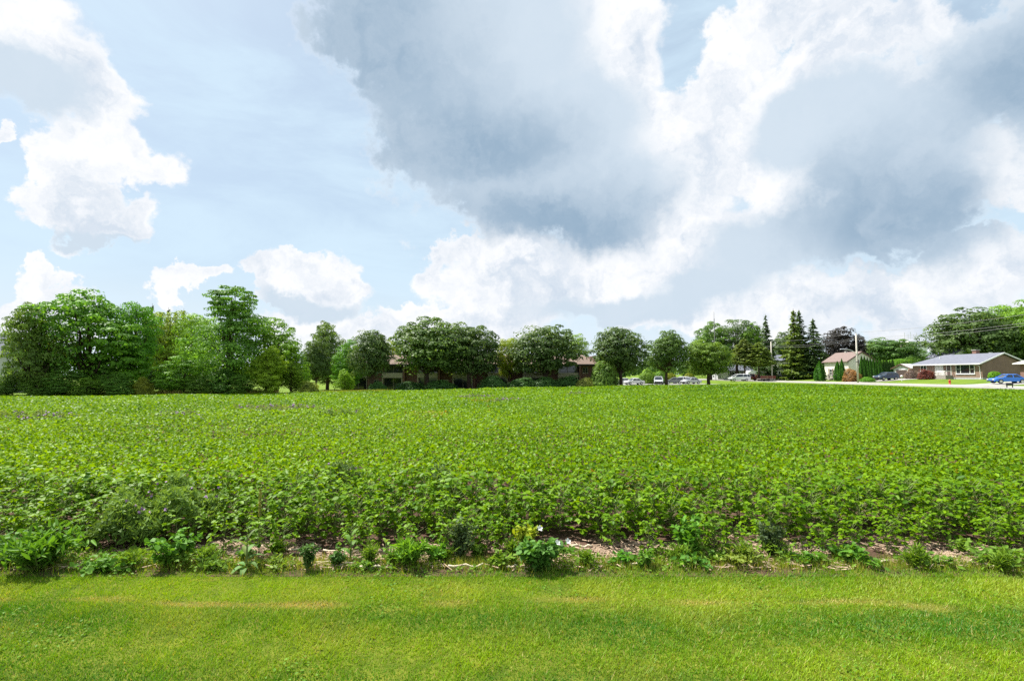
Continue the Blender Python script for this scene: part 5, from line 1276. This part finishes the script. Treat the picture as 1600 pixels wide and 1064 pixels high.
def ground_leaves(n, seed):
    r = np.random.default_rng(seed); x = r.uniform(-8, 8, n); y = r.uniform(3, 5.4, n)
    k = fbm2(x, y, 71, .35) > .35; x, y = x[k], y[k]; n = len(x)
    p = np.stack([x, y, gz(x, y) + r.uniform(.02, .04, n)], 1); hd = np.concatenate([r.normal(size=(n, 2)), r.normal(.1, .2, (n, 1))], 1); nr = np.concatenate([r.normal(0, .3, (n, 2)), np.ones((n, 1))], 1)
    s = r.uniform(.012, .03, n); v, q = leaf_folded(p, hd, nr, s, s * .42, .2, .2)
    o = link('clover', np_mesh('clover', v, q, M_WEED, np.repeat(np.clip(r.normal(.5, .2, n), 0, 1), 2))); o.color = (.075, .16, .012, 1)
    tag(o, 'clover and broad leaved patches growing in the mown lawn', 'clover', kind='stuff')
ground_leaves(12000, 72)
# rough grass fringes along the far edge of the field and the lawn edge
def fringe(name, label, pts, n, hgt, wid, seed, lo_dry, spread):
    r = np.random.default_rng(seed); pts = np.array(pts, float); t = r.uniform(0, len(pts) - 1.001, n); i = t.astype(int); f = (t - i)[:, None]
    b = pts[i] * (1 - f) + pts[i + 1] * f + r.normal(0, spread, (n, 2)); x, y = b[:, 0], b[:, 1]
    h = hgt * r.uniform(.45, 1.1, n); a = r.uniform(0, 6.283, n); s = np.stack([np.cos(a), np.sin(a), np.zeros(n)], 1) * (wid * r.uniform(.6, 1.3, n))[:, None]
    B = np.stack([x, y, gz(x, y)], 1); T = B + np.stack([r.normal(0, .3, n) * h, r.normal(0, .3, n) * h, h], 1)
    v = np.stack([B - s, B + s, T], 1).reshape(-1, 3)
    dry = np.clip(r.normal(lo_dry, .28, n) + .2 * fbm2(x, y, seed, 2.0), 0, 1)
    o = link(name, np_mesh(name, v, np.arange(3 * n).reshape(-1, 3), M_GRASS, np.clip(r.normal(.5, .2, n), 0, 1), dry)); tag(o, label, 'grass', kind='stuff')
fringe('tall_grass', 'tall yellowing grass in the gap between the edge trees', [(-56, 63.5), (-47, 66), (-40, 68.6), (-33, 71.5)], 9000, 1.15, .05, 401, .55, .5)
fringe('tall_grass', 'green yellow grass strip before the dark narrow tree', [(-31, 73.5), (-26, 77.5), (-20, 82)], 7000, .75, .05, 402, .22, .7)
fringe('verge_grass', 'rough grass along the street side of the crop', [(32, 88), (44, 90), (52.5, 92.5), (53.4, 75), (54, 60)], 6000, .35, .04, 403, .3, .35)
fringe('edge_grass', 'ragged grass between the mown lawn and the bare strip', [(-8.5, 5.5), (-3, 5.5), (3, 5.48), (8.5, 5.5)], 26000, .11, .0035, 404, .3, .10)

BARE = [(-3.1, -1.25), (.55, 1.5), (3.05, 3.6), (3.9, 4.8), (-.6, -.15)]
def strip_weeds(n, seed):
    r = np.random.default_rng(seed); x = r.uniform(-9, 9.5, n); y = r.normal(5.62, .20, n)
    k = (fbm2(x, y * 1.3, 91, .5) + r.normal(0, .2, n) > -.02 + .10 * np.sin(x * .7 + 2) + sum(.75 * sst(a - .15, a + .1, x) * (1 - sst(b - .1, b + .15, x)) for a, b in BARE) * sst(5.45, 5.6, y)) & (y > 5.3) & (y < 6.4); x, y = x[k], y[k]; n = len(x)
    p = np.stack([x, y, gz(x, y) + r.uniform(.01, .20, n) * (.2 + .8 * np.clip(fbm2(x, y, 92, .4) + .4, 0, 1.3))], 1); hd = np.concatenate([r.normal(size=(n, 2)), r.normal(.5, .5, (n, 1))], 1); nr = np.concatenate([r.normal(0, .5, (n, 2)), np.ones((n, 1))], 1)
    s = r.uniform(.025, .07, n); v, q = leaf_folded(p, hd, nr, s, s * r.uniform(.07, .36, n), .2, .2)
    o = link('ground_weeds', np_mesh('ground_weeds', v, q, M_WEED, np.repeat(np.clip(r.normal(.5, .25, n), 0, 1), 2))); o.color = (.10, .18, .022, 1)
    tag(o, 'low creeping weeds covering parts of the bare strip', 'weeds', kind='stuff')
strip_weeds(26000, 93)

for i in range(26):
    px = 20 + i * 61 + random.uniform(-22, 22); py = random.uniform(868, 896)
    if i % 2: bushy('grass_tuft', 'loose green grass tuft in the ragged strip between lawn and crop', px, py, random.uniform(.12, .24), random.uniform(.08, .15), 220, .085, .07, (.11, .19, .025), 1.2, stems=9)
    else: bushy('small_weed', 'small leafy weed in the ragged strip between lawn and crop', px, py - 6, random.uniform(.10, .24), random.uniform(.09, .17), 200, .048, .32, random.choice([(.075, .165, .022), (.10, .18, .025), (.06, .13, .03)]), .3, stems=8)
